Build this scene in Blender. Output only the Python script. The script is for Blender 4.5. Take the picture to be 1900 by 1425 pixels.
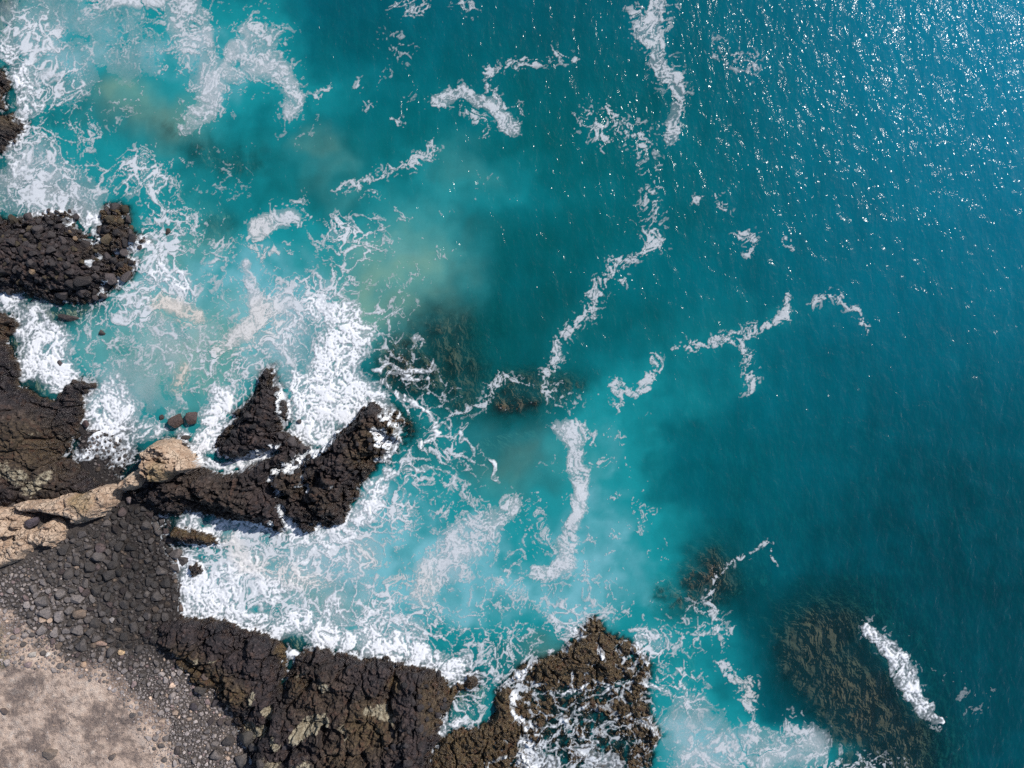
import bpy, bmesh, math, random
import numpy as np
from mathutils import Vector, noise as mnoise

for o in list(bpy.data.objects):
    bpy.data.objects.remove(o)
scene = bpy.context.scene
C = scene.collection
R = math.radians
F = np.float32

# ------------------------------------------------------------------ camera, sky, sun, exposure
CAM_H = 63.33                                     # a drone looking straight down, 24 mm equivalent
cam_d = bpy.data.cameras.new('camera'); cam = bpy.data.objects.new('camera', cam_d); C.objects.link(cam)
cam.location = (0, 0, CAM_H); cam.rotation_euler = (0, 0, 0)
cam_d.sensor_width = 36.0; cam_d.lens = 24.0; cam_d.clip_end = 6000.0
scene.camera = cam

SUN_EL = R(39.0)
SUN_DIR2 = np.array([0.79, 0.613])                # towards the sun, on the ground
SUN_VEC = Vector((SUN_DIR2[0]*math.cos(SUN_EL), SUN_DIR2[1]*math.cos(SUN_EL), math.sin(SUN_EL)))
world = bpy.data.worlds.new('World'); scene.world = world; world.use_nodes = True
wn = world.node_tree.nodes; wl = world.node_tree.links
wn.clear()
sky = wn.new('ShaderNodeTexSky'); sky.sky_type = 'NISHITA'; sky.sun_disc = False
sky.sun_elevation = SUN_EL; sky.sun_rotation = math.atan2(SUN_DIR2[0], SUN_DIR2[1])
sky.air_density = 1.0; sky.dust_density = 0.6; sky.ozone_density = 1.0
bg = wn.new('ShaderNodeBackground'); bg.inputs['Strength'].default_value = 0.11
wo = wn.new('ShaderNodeOutputWorld')
wl.new(sky.outputs[0], bg.inputs['Color']); wl.new(bg.outputs[0], wo.inputs['Surface'])
sun_d = bpy.data.lights.new('sun', 'SUN'); sun = bpy.data.objects.new('sun', sun_d); C.objects.link(sun)
sun_d.energy = 4.5; sun_d.angle = R(0.53); sun_d.color = (1.0, 0.955, 0.90)
sun.location = SUN_VEC*200
sun.rotation_euler = SUN_VEC.to_track_quat('Z', 'Y').to_euler()
scene.view_settings.view_transform = 'Standard'; scene.view_settings.look = 'None'
scene.view_settings.gamma = 1.0; scene.view_settings.exposure = 0.0
scene.view_settings.use_curve_mapping = False
scene.render.engine = 'CYCLES'
scene.cycles.use_denoising = False
scene.cycles.max_bounces = 5; scene.cycles.transparent_max_bounces = 10
scene.cycles.diffuse_bounces = 2; scene.cycles.glossy_bounces = 2
scene.cycles.sample_clamp_direct = 6.0; scene.cycles.sample_clamp_indirect = 3.0
scene.cycles.caustics_reflective = False; scene.cycles.caustics_refractive = False

# ------------------------------------------------------------------ helpers: map coordinates and noise
PX = 20.0                                         # one metre at sea level is 20 map units

def W(px, py, z=0.0):
    k = (1.0 - z/CAM_H)/PX
    return ((px-950.0)*k, (712.5-py)*k)

def Wl(pts, z=0.0):
    return [W(p[0], p[1], z) for p in pts]

_rng = np.random.RandomState(7)
_ang = _rng.rand(256)*2*np.pi
_GX = np.cos(_ang).astype(F); _GY = np.sin(_ang).astype(F)

def _hash(ix, iy, seed):
    h = (ix*np.int64(374761393) + iy*np.int64(668265263) + np.int64(seed*974711+1013)) & 0x7fffffff
    h = ((h ^ (h >> 13))*np.int64(1274126177)) & 0x7fffffff
    return h ^ (h >> 16)

def perlin(x, y, seed=0):
    x = np.asarray(x, F); y = np.asarray(y, F)
    x0 = np.floor(x); y0 = np.floor(y)
    fx = x-x0; fy = y-y0
    ix = x0.astype(np.int64); iy = y0.astype(np.int64)
    u = fx*fx*fx*(fx*(fx*6-15)+10); v = fy*fy*fy*(fy*(fy*6-15)+10)
    def g(dx, dy):
        h = _hash(ix+dx, iy+dy, seed) & 255
        return _GX[h]*(fx-dx) + _GY[h]*(fy-dy)
    a = g(0, 0); b = g(1, 0); c = g(0, 1); d = g(1, 1)
    ab = a+(b-a)*u; cd = c+(d-c)*u
    return (ab+(cd-ab)*v)*1.5

def fbm(x, y, octs=4, seed=0, gain=0.5, lac=2.03):
    s = 0; a = 1.0; t = 0; f = 1.0
    for i in range(octs):
        s = s + a*perlin(x*f+17.3*i, y*f-9.1*i, seed+i*13); t += a; a *= gain; f *= lac
    return s/t

def ridged(x, y, octs=4, seed=0, gain=0.55, lac=2.1):
    s = 0; a = 1.0; t = 0; f = 1.0
    for i in range(octs):
        s = s + a*(1-np.abs(perlin(x*f+7.7*i, y*f+3.3*i, seed+i*17))*1.6); t += a; a *= gain; f *= lac
    return s/t

def worley(x, y, seed=0, tilt=False):
    x = np.asarray(x, F); y = np.asarray(y, F)
    ix = np.floor(x).astype(np.int64); iy = np.floor(y).astype(np.int64)
    f1 = np.full(x.shape, 9, F); f2 = np.full(x.shape, 9, F); idd = np.zeros(x.shape, F); tl = np.zeros(x.shape, F)
    for dx in (-1, 0, 1):
        for dy in (-1, 0, 1):
            h = _hash(ix+dx, iy+dy, seed)
            px = (ix+dx) + (h & 1023).astype(F)/1023.0
            py = (iy+dy) + ((h >> 10) & 1023).astype(F)/1023.0
            d = np.sqrt((px-x)**2+(py-y)**2).astype(F)
            m = d < f1
            f2 = np.where(m, f1, np.minimum(f2, d))
            idd = np.where(m, ((h >> 7) & 255).astype(F)/255.0, idd)
            if tilt:
                tl = np.where(m, (x-px)*(((h >> 3) & 255).astype(F)/127.5-1)+(y-py)*(((h >> 11) & 255).astype(F)/127.5-1), tl)
            f1 = np.where(m, d, f1)
    return (f1, f2, idd, tl) if tilt else (f1, f2, idd)

def ss(a, b, x):
    t = np.clip((x-a)/(b-a), 0, 1)
    return t*t*(3-2*t)

def sdf(poly, X, Y):                              # metres, positive inside
    d = np.full(X.shape, 1e9, F); ins = np.zeros(X.shape, bool)
    n = len(poly)
    for i in range(n):
        ax, ay = poly[i]; bx, by = poly[(i+1) % n]
        ex, ey = bx-ax, by-ay
        L = ex*ex+ey*ey+1e-9
        t = np.clip(((X-ax)*ex+(Y-ay)*ey)/L, 0, 1)
        d = np.minimum(d, (X-ax-t*ex)**2+(Y-ay-t*ey)**2)
        c = ((ay > Y) != (by > Y)) & (X < (bx-ax)*(Y-ay)/((by-ay) if by != ay else 1e-9)+ax)
        ins ^= c
    d = np.sqrt(d)
    return np.where(ins, d, -d).astype(F)

def stroke(pts, X, Y):
    """normalised distance to a polyline of (map x, map y, half width): 0 on the axis, 1 at the edge"""
    q = np.full(X.shape, 99, F)
    P = [(W(p[0], p[1])[0], W(p[0], p[1])[1], p[2]/PX) for p in pts]
    if len(P) == 1: P = [P[0], (P[0][0]+0.01, P[0][1], P[0][2])]
    for (ax, ay, aw), (bx, by, bw) in zip(P[:-1], P[1:]):
        m = max(aw, bw)*3.0
        sel = (X > min(ax, bx)-m) & (X < max(ax, bx)+m) & (Y > min(ay, by)-m) & (Y < max(ay, by)+m)
        if not sel.any(): continue
        x = X[sel]; y = Y[sel]
        ex, ey = bx-ax, by-ay
        t = np.clip(((x-ax)*ex+(y-ay)*ey)/(ex*ex+ey*ey+1e-9), 0, 1)
        dd = np.hypot(x-ax-t*ex, y-ay-t*ey)/(aw+(bw-aw)*t)
        q[sel] = np.minimum(q[sel], dd)
    return q

def tag(o, label=None, cat=None, group=None, kind=None):
    if label: o['label'] = label
    if cat: o['category'] = cat
    if group: o['group'] = group
    if kind: o['kind'] = kind
    return o

# ------------------------------------------------------------------ helpers: meshes and materials
def mesh_obj(name, V, Q, mat, cols=None, smooth=True, parent=None):
    me = bpy.data.meshes.new(name)
    V = np.asarray(V, F); Q = np.asarray(Q, np.int32)
    k = Q.shape[1]
    me.vertices.add(len(V)); me.vertices.foreach_set('co', V.ravel())
    me.loops.add(Q.size); me.loops.foreach_set('vertex_index', Q.ravel())
    me.polygons.add(len(Q)); me.polygons.foreach_set('loop_start', np.arange(0, Q.size, k, dtype=np.int32))
    try: me.polygons.foreach_set('loop_total', np.full(len(Q), k, np.int32))
    except Exception: pass
    me.polygons.foreach_set('use_smooth', np.full(len(Q), smooth))
    me.update(calc_edges=True)
    for cn, cv in (cols or {}).items():
        a = me.color_attributes.new(cn, 'FLOAT_COLOR', 'POINT')
        cc = np.ones((len(V), 4), F); cc[:, :cv.shape[1]] = cv
        a.data.foreach_set('color', cc.ravel())
    me.materials.append(mat)
    o = bpy.data.objects.new(name, me); C.objects.link(o)
    if parent: o.parent = parent
    return o

def grid_mesh(name, X, Y, Z, keep, mat, cols=None):
    """quads of a regular grid where all four corners are kept"""
    ny, nx = X.shape
    kq = keep[:-1, :-1] & keep[1:, :-1] & keep[:-1, 1:] & keep[1:, 1:]
    jj, ii = np.nonzero(kq)
    a = jj*nx+ii
    Q = np.stack([a, a+1, a+1+nx, a+nx], 1)
    used = np.zeros(nx*ny, bool); used[Q.ravel()] = True
    new = np.cumsum(used)-1
    V = np.stack([X.ravel()[used], Y.ravel()[used], Z.ravel()[used]], 1)
    cc = {k: np.stack([ch.ravel()[used] for ch in v], 1) for k, v in (cols or {}).items()}
    return mesh_obj(name, V, new[Q], mat, cc)

class NT:
    def __init__(s, name):
        s.m = bpy.data.materials.new(name); s.m.use_nodes = True
        s.n = s.m.node_tree.nodes; s.l = s.m.node_tree.links; s.n.clear()
    def add(s, t, **kw):
        nd = s.n.new(t)
        for k, v in kw.items():
            if k.startswith('i_'): s.inp(nd, k[2:].replace('_', ' '), v)
            else: setattr(nd, k, v)
        return nd
    def inp(s, nd, key, v):
        sock = nd.inputs[int(key)] if key.isdigit() else nd.inputs[key]
        if hasattr(v, 'is_output'): s.l.new(v, sock)
        else: sock.default_value = v
    def math(s, op, a, b=0.0, c=0.0, clamp=False):
        nd = s.n.new('ShaderNodeMath'); nd.operation = op; nd.use_clamp = clamp
        for i, v in enumerate((a, b, c)): s.inp(nd, str(i), v)
        return nd.outputs[0]
    def mix(s, f, a, b, blend='MIX'):
        nd = s.n.new('ShaderNodeMix'); nd.data_type = 'RGBA'; nd.blend_type = blend
        s.inp(nd, '0', f)
        s.inp(nd, '6', a if hasattr(a, 'is_output') else (*a, 1)); s.inp(nd, '7', b if hasattr(b, 'is_output') else (*b, 1))
        return nd.outputs[2]
    def ramp(s, x, a, b, t0=0.0, t1=1.0):
        nd = s.n.new('ShaderNodeMapRange'); nd.interpolation_type = 'SMOOTHSTEP'
        for i, v in enumerate((x, a, b, t0, t1)): s.inp(nd, str(i), v)
        return nd.outputs[0]
    def noise(s, vec, scale, detail=4.0, rough=0.55, dist=0.0):
        nd = s.add('ShaderNodeTexNoise'); nd.inputs['Scale'].default_value = scale
        nd.inputs['Detail'].default_value = detail; nd.inputs['Roughness'].default_value = rough
        nd.inputs['Distortion'].default_value = dist
        if vec is not None: s.l.new(vec, nd.inputs['Vector'])
        return nd.outputs[0]
    def vor(s, vec, scale, feature='F1'):
        nd = s.add('ShaderNodeTexVoronoi'); nd.feature = feature; nd.inputs['Scale'].default_value = scale
        s.l.new(vec, nd.inputs['Vector']); return nd
    def pos(s):
        return s.add('ShaderNodeNewGeometry').outputs['Position']
    def attr(s, name):
        a = s.add('ShaderNodeAttribute', attribute_name=name)
        sp = s.add('ShaderNodeSeparateColor'); s.l.new(a.outputs['Color'], sp.inputs[0])
        return a.outputs['Color'], sp.outputs
    def bump(s, h, strength, dist, normal=None):
        nd = s.add('ShaderNodeBump'); nd.inputs['Strength'].default_value = strength
        nd.inputs['Distance'].default_value = dist; s.l.new(h, nd.inputs['Height'])
        if normal is not None: s.l.new(normal, nd.inputs['Normal'])
        return nd.outputs[0]
    def out(s, sh):
        o = s.add('ShaderNodeOutputMaterial'); s.l.new(sh, o.inputs['Surface']); return s.m

def principled(t, col, rough, normal=None, spec=0.5):
    b = t.add('ShaderNodeBsdfPrincipled')
    t.inp(b, 'Base Color', col if hasattr(col, 'is_output') else (*col, 1)); t.inp(b, 'Roughness', rough)
    t.inp(b, 'Specular IOR Level', spec)
    if normal is not None: t.l.new(normal, b.inputs['Normal'])
    return b.outputs[0]

def make_basalt():
    """dark lava rock; attribute mask: R pale crust, G brown weed, B wetness"""
    t = NT('basalt'); p = t.pos()
    _, m = t.attr('mask')
    n1 = t.noise(p, 0.55, 5, .6); n2 = t.noise(p, 3.0, 6, .65); n3 = t.noise(p, 11.0, 4, .6); n4 = t.noise(p, 1.3, 4, .6)
    col = t.mix(t.ramp(n1, .35, .68), (.013, .0105, .0135), (.034, .025, .025))
    col = t.mix(t.ramp(n2, .51, .71), col, (.084, .070, .071))
    col = t.mix(t.ramp(n2, .47, .33), col, (.009, .008, .011))
    col = t.mix(t.math('MULTIPLY', t.ramp(n4, .52, .68), .5), col, (.066, .038, .026))
    col = t.mix(t.math('MULTIPLY', t.ramp(n3, .61, .73), .40), col, (.21, .19, .19))
    col = t.mix(t.math('MULTIPLY', t.ramp(n3, .44, .32), .6), col, (.010, .009, .012))
    dry = t.mix(1, col, (1.7, 1.52, 1.45), 'MULTIPLY')
    col = t.mix(t.math('MULTIPLY', t.math('SUBTRACT', 1.0, m[2]), t.ramp(n1, .30, .60, .35, 1.0)), col, dry)
    weed = t.mix(t.ramp(n2, .36, .66), (.052, .034, .017), (.175, .118, .052))
    weed = t.mix(t.ramp(n4, .5, .72), weed, (.10, .045, .020))
    col = t.mix(t.math('MULTIPLY', m[1], t.ramp(n3, .25, .55, .55, 1.0)), col, weed)
    pale = t.mix(t.ramp(n2, .35, .7), (.22, .18, .12), (.47, .42, .31))
    col = t.mix(t.ramp(t.math('ADD', m[0], t.math('MULTIPLY', t.math('SUBTRACT', n2, .5), .9)), .38, .62), col, pale)
    vo = t.vor(p, 3.4); vo2 = t.vor(p, 8.0)
    h = t.math('ADD', t.math('MULTIPLY', n2, .5), t.math('ADD', t.math('MULTIPLY', n3, .3), t.math('ADD', t.math('MULTIPLY', vo.outputs['Distance'], -.12), t.math('MULTIPLY', vo2.outputs['Distance'], -.10))))
    nrm = t.bump(h, 1.0, .5)
    rough = t.ramp(m[2], 0, 1, .78, .30)
    rough = t.math('ADD', rough, t.math('MULTIPLY', t.math('SUBTRACT', n3, .5), .35), clamp=True)
    return t.out(principled(t, col, rough, nrm, .5))

def make_weedrock():
    t = NT('weedy_rock'); p = t.pos()
    n1 = t.noise(p, .5, 5, .65); n2 = t.noise(p, 1.7, 6, .62); n3 = t.noise(p, 7, 4, .6)
    col = t.mix(t.ramp(n1, .35, .65), (.125, .085, .060), (.24, .140, .085))
    col = t.mix(t.math('MULTIPLY', t.ramp(n2, .5, .72), .6), col, (.21, .13, .075))
    col = t.mix(t.math('MULTIPLY', t.ramp(n2, .48, .34), .7), col, (.060, .048, .036))
    col = t.mix(t.math('MULTIPLY', t.ramp(n3, .58, .72), .25), col, (.30, .24, .16))
    return t.out(principled(t, col, .9, t.bump(n2, .6, .22), .1))

def make_tan():
    t = NT('sandstone'); p = t.pos(); _, m = t.attr('mask')
    n1 = t.noise(p, .7, 4); n2 = t.noise(p, 3.5, 6, .65); n3 = t.noise(p, 14, 4, .6)
    col = t.mix(t.ramp(n1, .35, .65), (.42, .29, .205), (.56, .425, .32))
    col = t.mix(t.ramp(n2, .50, .75), col, (.64, .52, .41))
    col = t.mix(t.ramp(n2, .42, .28), col, (.15, .10, .06))
    col = t.mix(t.math('MULTIPLY', m[1], t.ramp(n2, .3, .6, .5, 1)), col, (.20, .14, .045))
    col = t.mix(t.math('MULTIPLY', m[0], t.ramp(n3, .3, .6, .6, 1)), col, (.055, .042, .030))
    dv = t.add('ShaderNodeVectorMath', operation='ADD'); nn = t.add('ShaderNodeTexNoise'); nn.inputs['Scale'].default_value = 1.3; t.l.new(p, nn.inputs['Vector']); t.l.new(p, dv.inputs[0]); t.l.new(nn.outputs['Color'], dv.inputs[1])
    v = t.vor(dv.outputs[0], 1.5, 'DISTANCE_TO_EDGE')
    cr = t.ramp(v.outputs['Distance'], 0, .05)
    col = t.mix(t.math('MULTIPLY', t.math('SUBTRACT', 1, cr), t.ramp(n1, .42, .6)), col, (.07, .045, .03))
    h = t.math('ADD', t.math('MULTIPLY', n2, .6), t.math('ADD', t.math('MULTIPLY', n3, .25), t.math('MULTIPLY', cr, .25)))
    return t.out(principled(t, col, .9, t.bump(h, 1, .22), .25))

def make_ground():
    """beach gravel and the dusty plateau; mask: R plateau, G green, B wet"""
    t = NT('beach_ground'); p = t.pos(); _, m = t.attr('mask')
    n1 = t.noise(p, .35, 5, .6); n2 = t.noise(p, 1.7, 6, .65); n3 = t.noise(p, 9, 5, .7); n4 = t.noise(p, 28, 3, .6)
    dust = t.mix(t.ramp(n1, .35, .65), (.50, .36, .28), (.63, .49, .40))
    dust = t.mix(t.ramp(n2, .5, .75), dust, (.68, .575, .49))
    dust = t.mix(t.math('MULTIPLY', t.ramp(n2, .50, .38), .75), dust, (.23, .175, .145))
    dust = t.mix(t.math('MULTIPLY', t.ramp(n1, .52, .40), t.ramp(n3, .35, .6, .35, .85)), dust, (.13, .105, .10))
    dust = t.mix(t.math('MULTIPLY', t.ramp(n3, .58, .72), .6), dust, (.20, .15, .13))
    dust = t.mix(t.math('MULTIPLY', t.ramp(n4, .55, .7), .5), dust, (.58, .50, .44))
    dust = t.mix(t.math('MULTIPLY', t.ramp(n4, .42, .30), .5), dust, (.16, .125, .105))
    dust = t.mix(t.math('MULTIPLY', m[1], t.ramp(n3, .4, .6)), dust, (.13, .13, .045))
    grav = t.mix(t.ramp(n3, .3, .7), (.030, .025, .024), (.13, .11, .10))
    grav = t.mix(t.math('MULTIPLY', t.ramp(n4, .55, .7), .5), grav, (.30, .27, .24))
    wet = t.mix(.75, grav, (.016, .013, .014))
    grav = t.mix(m[2], grav, wet)
    col = t.mix(t.ramp(t.math('ADD', m[0], t.math('MULTIPLY', t.math('SUBTRACT', n2, .5), .6)), .35, .65), grav, dust)
    h = t.math('ADD', t.math('MULTIPLY', n3, .5), t.math('ADD', t.math('MULTIPLY', n2, .9), t.math('MULTIPLY', n4, .2)))
    return t.out(principled(t, col, t.ramp(m[2], 0, 1, .92, .5), t.bump(h, 1, .30), .3))

def make_seabed():
    t = NT('seabed_sand'); p = t.pos()
    n1 = t.noise(p, .25, 5, .6); n2 = t.noise(p, 1.4, 5, .6)
    col = t.mix(t.ramp(n1, .35, .65), (.30, .25, .16), (.42, .36, .24))
    col = t.mix(t.math('MULTIPLY', t.ramp(n2, .45, .62), .7), col, (.10, .085, .05))
    return t.out(principled(t, col, .9, t.bump(n2, .6, .2), .1))

def make_boulder(src):
    t = NT('boulder_stone_'+src); tc = t.add('ShaderNodeTexCoord').outputs['Object'] if src == 'object' else t.pos()
    if src == 'object':
        base = t.add('ShaderNodeObjectInfo').outputs['Color']
    else:
        base = t.add('ShaderNodeAttribute', attribute_name='tone').outputs['Color']
    sc = 1.0 if src == 'object' else 1.6
    n1 = t.noise(tc, 1.6*sc, 5, .65); n2 = t.noise(tc, 6*sc, 5, .7); n3 = t.noise(tc, 17*sc, 3, .6)
    col = t.mix(t.ramp(n1, .30, .70), base, t.mix(1, base, (1.75, 1.65, 1.55), 'MULTIPLY'))
    col = t.mix(t.math('MULTIPLY', t.ramp(n2, .52, .32), .8), col, t.mix(1, base, (.40, .38, .40), 'MULTIPLY'))
    col = t.mix(t.math('MULTIPLY', t.ramp(n3, .6, .72), .35), col, (.32, .29, .27))
    h = t.math('ADD', n2, t.math('MULTIPLY', n3, .4))
    rough = t.ramp(n1, .3, .7, .5, .85)
    return t.out(principled(t, col, rough, t.bump(h, .9, .12), .45))

def make_sea():
    t = NT('sea_water'); p = t.pos()
    tr = t.add('ShaderNodeAttribute', attribute_name='trans').outputs['Color']
    sc, _ = t.attr('scatter')
    # wind ripples with crests across the wind, riding on a longer swell
    mp = t.add('ShaderNodeMapping'); t.l.new(p, mp.inputs['Vector'])
    mp.inputs['Rotation'].default_value = (0, 0, R(8)); mp.inputs['Scale'].default_value = (1.0, .58, 1.0)
    w1 = t.noise(mp.outputs[0], .85, 3.0, .5, .4)
    mp2 = t.add('ShaderNodeMapping'); t.l.new(p, mp2.inputs['Vector'])
    mp2.inputs['Rotation'].default_value = (0, 0, R(-32)); mp2.inputs['Scale'].default_value = (1.0, .6, 1.0)
    w2 = t.noise(mp2.outputs[0], 2.3, 2.0, .5, .2)
    w0 = t.noise(mp.outputs[0], .22, 2.0, .5, .2)
    h = t.math('ADD', t.math('MULTIPLY', w1, .34), t.math('ADD', t.math('MULTIPLY', w2, .105), t.math('MULTIPLY', w0, .30)))
    nrm = t.bump(h, 1.0, 1.0)
    grain = t.noise(p, 5.0, 3, .7)
    var = t.math('ADD', .90, t.math('MULTIPLY', grain, .2))
    col = t.mix(1, sc, t.add('ShaderNodeCombineColor', i_0=var, i_1=var, i_2=var).outputs[0], 'MULTIPLY')
    d = t.add('ShaderNodeBsdfDiffuse'); t.l.new(col, d.inputs['Color'])
    tp = t.add('ShaderNodeBsdfTransparent'); t.l.new(tr, tp.inputs['Color'])
    ad = t.add('ShaderNodeAddShader'); t.l.new(d.outputs[0], ad.inputs[0]); t.l.new(tp.outputs[0], ad.inputs[1])
    g = t.add('ShaderNodeBsdfGlossy'); g.inputs['Roughness'].default_value = .062; t.l.new(nrm, g.inputs['Normal'])
    fr = t.add('ShaderNodeFresnel'); fr.inputs['IOR'].default_value = 1.34; t.l.new(nrm, fr.inputs['Normal'])
    mx = t.add('ShaderNodeMixShader'); t.l.new(fr.outputs[0], mx.inputs[0]); t.l.new(ad.outputs[0], mx.inputs[1]); t.l.new(g.outputs[0], mx.inputs[2])
    return t.out(mx.outputs[0])

def make_foam():
    """sea foam; attribute foam: R cover, G cream tint, B thickness"""
    t = NT('sea_foam'); p = t.pos(); _, f = t.attr('foam')
    n1 = t.noise(p, 7.0, 4, .65, .5); n2 = t.noise(p, 1.6, 4, .6)
    a = t.math('ADD', f[0], t.math('MULTIPLY', t.math('SUBTRACT', n1, .5), t.math('MULTIPLY', t.ramp(f[0], 0, .3), .42)))
    a = t.math('MULTIPLY', a, 1.08, clamp=True)
    col = t.mix(t.ramp(f[2], .1, .8), (.60, .63, .66), (.84, .85, .87))
    col = t.mix(f[1], col, (.66, .58, .49))
    col = t.mix(t.math('MULTIPLY', t.ramp(n1, .5, .3), .25), col, (.48, .53, .57))
    d = t.add('ShaderNodeBsdfDiffuse'); t.l.new(col, d.inputs['Color'])
    h = t.math('ADD', t.math('MULTIPLY', n1, .5), t.math('MULTIPLY', f[0], .6))
    t.l.new(t.bump(h, .35, .08), d.inputs['Normal'])
    tp = t.add('ShaderNodeBsdfTransparent')
    mx = t.add('ShaderNodeMixShader'); t.l.new(a, mx.inputs[0]); t.l.new(tp.outputs[0], mx.inputs[1]); t.l.new(d.outputs[0], mx.inputs[2])
    return t.out(mx.outputs[0])

M_WEED = make_weedrock(); M_BASALT = make_basalt(); M_TAN = make_tan(); M_GROUND = make_ground(); M_BED = make_seabed()
M_BO = make_boulder('object'); M_BS = make_boulder('mass'); M_SEA = make_sea(); M_FOAM = make_foam()

# ------------------------------------------------------------------ the lie of the land
BEACH = Wl([(-500, 925), (140, 905), (150, 800), (215, 795), (245, 850), (215, 900), (250, 925), (300, 935), (338, 975), (336, 1150),
            (400, 1190), (560, 1260), (680, 1440), (680, 2200), (-500, 2200)])
COAST = Wl([(-600, -600), (-40, -300), (20, 0), (40, 200), (60, 330), (190, 400), (190, 560), (40, 640), (150, 780), (220, 850), (330, 960),
            (335, 1150), (560, 1190), (880, 1270), (900, 1420), (760, 2400), (-600, 2400)])

def beach_h(X, Y):
    px = X*PX+950; py = 712.5-Y*PX
    f = ((330-px)*.9+(py-1050)*.35)/PX
    d = sdf(BEACH, X, Y)+1.3*fbm(X*.42, Y*.42, 4, 5)
    rise = np.where(f > 0, 3.1*(1-np.exp(-f/11.0)), f*.28)
    cove = ss(7.0, 1.5, np.hypot(X-W(200, 835)[0], (Y-W(200, 835)[1])*.8))      # the little pebble cove lies low
    rise = rise*(1-.75*cove)
    h = np.minimum(rise, d*.5+.12)
    h = np.where(d < 0, np.minimum(h, d*.6), h)
    return h + .10*fbm(X*.5, Y*.5, 4, 3) + .05*fbm(X*2.2, Y*2.2, 3, 9)*ss(-1, 1, h)

PLATEAU = Wl([(-600, 1120), (-10, 1150), (22, 1172), (50, 1205), (80, 1226), (140, 1238), (175, 1246), (207, 1272), (232, 1300), (262, 1335), (286, 1380), (300, 1440), (300, 2400), (-600, 2400)], 2.6)

def land_h(X, Y):
    d = sdf(PLATEAU, X, Y)+.5*fbm(X*.6, Y*.6, 4, 21)
    rough = fbm(X*.35, Y*.35, 5, 23, .6)
    return beach_h(X, Y)+ss(-.3, 1.0, d)*(.35+.30*rough+.10*ridged(X*.9, Y*.9, 4, 29))

def bed_h(X, Y):
    d = -sdf(COAST, X, Y)
    h = -.6-7.5*(1-np.exp(-np.maximum(d, 0)/14.0))+.5*fbm(X*.12, Y*.12, 4, 41)
    for (x, y, rx, ry, top) in [(680, 530, 70, 95, -1.5), (255, 200, 55, 42, -1.5), (780, 470, 90, 80, -2.6), (600, 265, 40, 30, -2.6), (590, 330, 40, 25, -2.4),
                                (860, 330, 50, 30, -3.0), (310, 215, 40, 30, -2.0), (960, 850, 120, 60, -2.6), (1010, 900, 60, 60, -2.8), (220, 640, 60, 40, -1.0),
                                (590, 1110, 70, 30, -1.2), (480, 1000, 40, 15, -1.0)]:
        cx, cy = W(x, y)
        q = ((X-cx)*PX/rx)**2+((Y-cy)*PX/ry)**2
        q = q*(1+.5*fbm(X*.25, Y*.25, 3, 44))
        h = np.maximum(h, -8+(8+top)*np.exp(-np.clip(q, 0, 50)*.6))
    return h

# outcrops: name, outline (map), height, edge scale, lumps [(cell, amplitude)], extra ridges / gullies, colour strokes
OUT = []
def outcrop(name, pts, H, s, lumps, ridges=(), pale=(), weed=(), weed_all=0.0, mat=None, label=None, cat='rock', zt=0.0, base=-2.5,
            flat=None, seed=1, edge=.55, tilt=(0, 0), group=None, wetz=1.2, rugged=1.0):
    OUT.append(dict(name=name, poly=Wl(pts, zt), H=H, s=s, lumps=lumps, ridges=ridges, pale=pale, weed=weed, weed_all=weed_all, mat=mat or M_BASALT,
                    label=label, cat=cat, base=base, flat=flat, seed=seed, edge=edge, tilt=tilt, group=group, wetz=wetz, rugged=rugged))

LUMP = ((1.3, .55), (.55, .32), (.26, .13))
outcrop('shore_rock', [(-80, 128), (10, 131), (15, 141), (25, 152), (21, 162), (10, 174), (8, 187), (19, 199), (15, 206), (-80, 204)], 1.4, .9, LUMP, seed=3,
        label='small dark rock ringed by foam at the top of the left edge')
outcrop('shore_rock', [(-90, 218), (0, 215), (28, 213), (40, 222), (54, 231), (48, 243), (38, 255), (30, 268), (15, 280), (0, 287), (-90, 290)], 1.6, .9, LUMP, seed=5, weed=[([(20, 228, 22)], .5)],
        label='rounded dark rock in surf at the left edge, below a smaller one')
outcrop('rubble_outcrop', [(-160, 412), (0, 408), (33, 407), (63, 398), (86, 393), (109, 390), (134, 393), (149, 403), (142, 420), (151, 426), (177, 428), (187, 416), (188, 393),
        (202, 376), (220, 376), (242, 388), (240, 410), (248, 428), (268, 441), (277, 448), (265, 458), (247, 469), (242, 474), (255, 486), (256, 504), (237, 519), (222, 522),
        (220, 534), (202, 539), (197, 549), (174, 557), (141, 560), (106, 563), (83, 554), (53, 542), (25, 542), (-160, 545)], 1.5, 2.2, ((1.1, .45), (.5, .35), (.24, .14)), seed=8,
        ridges=[([(150, 415, 14), (175, 440, 14), (165, 460, 10)], -.9), ([(215, 470, 9), (185, 480, 8)], -.6), ([(30, 480, 60), (120, 500, 50)], 1.2)],
        weed=[([(215, 395, 26)], .8), ([(240, 505, 26)], .5), ([(200, 450, 40)], .3)],
        label='dark lava outcrop strewn with angular rubble in the upper surf')
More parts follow.
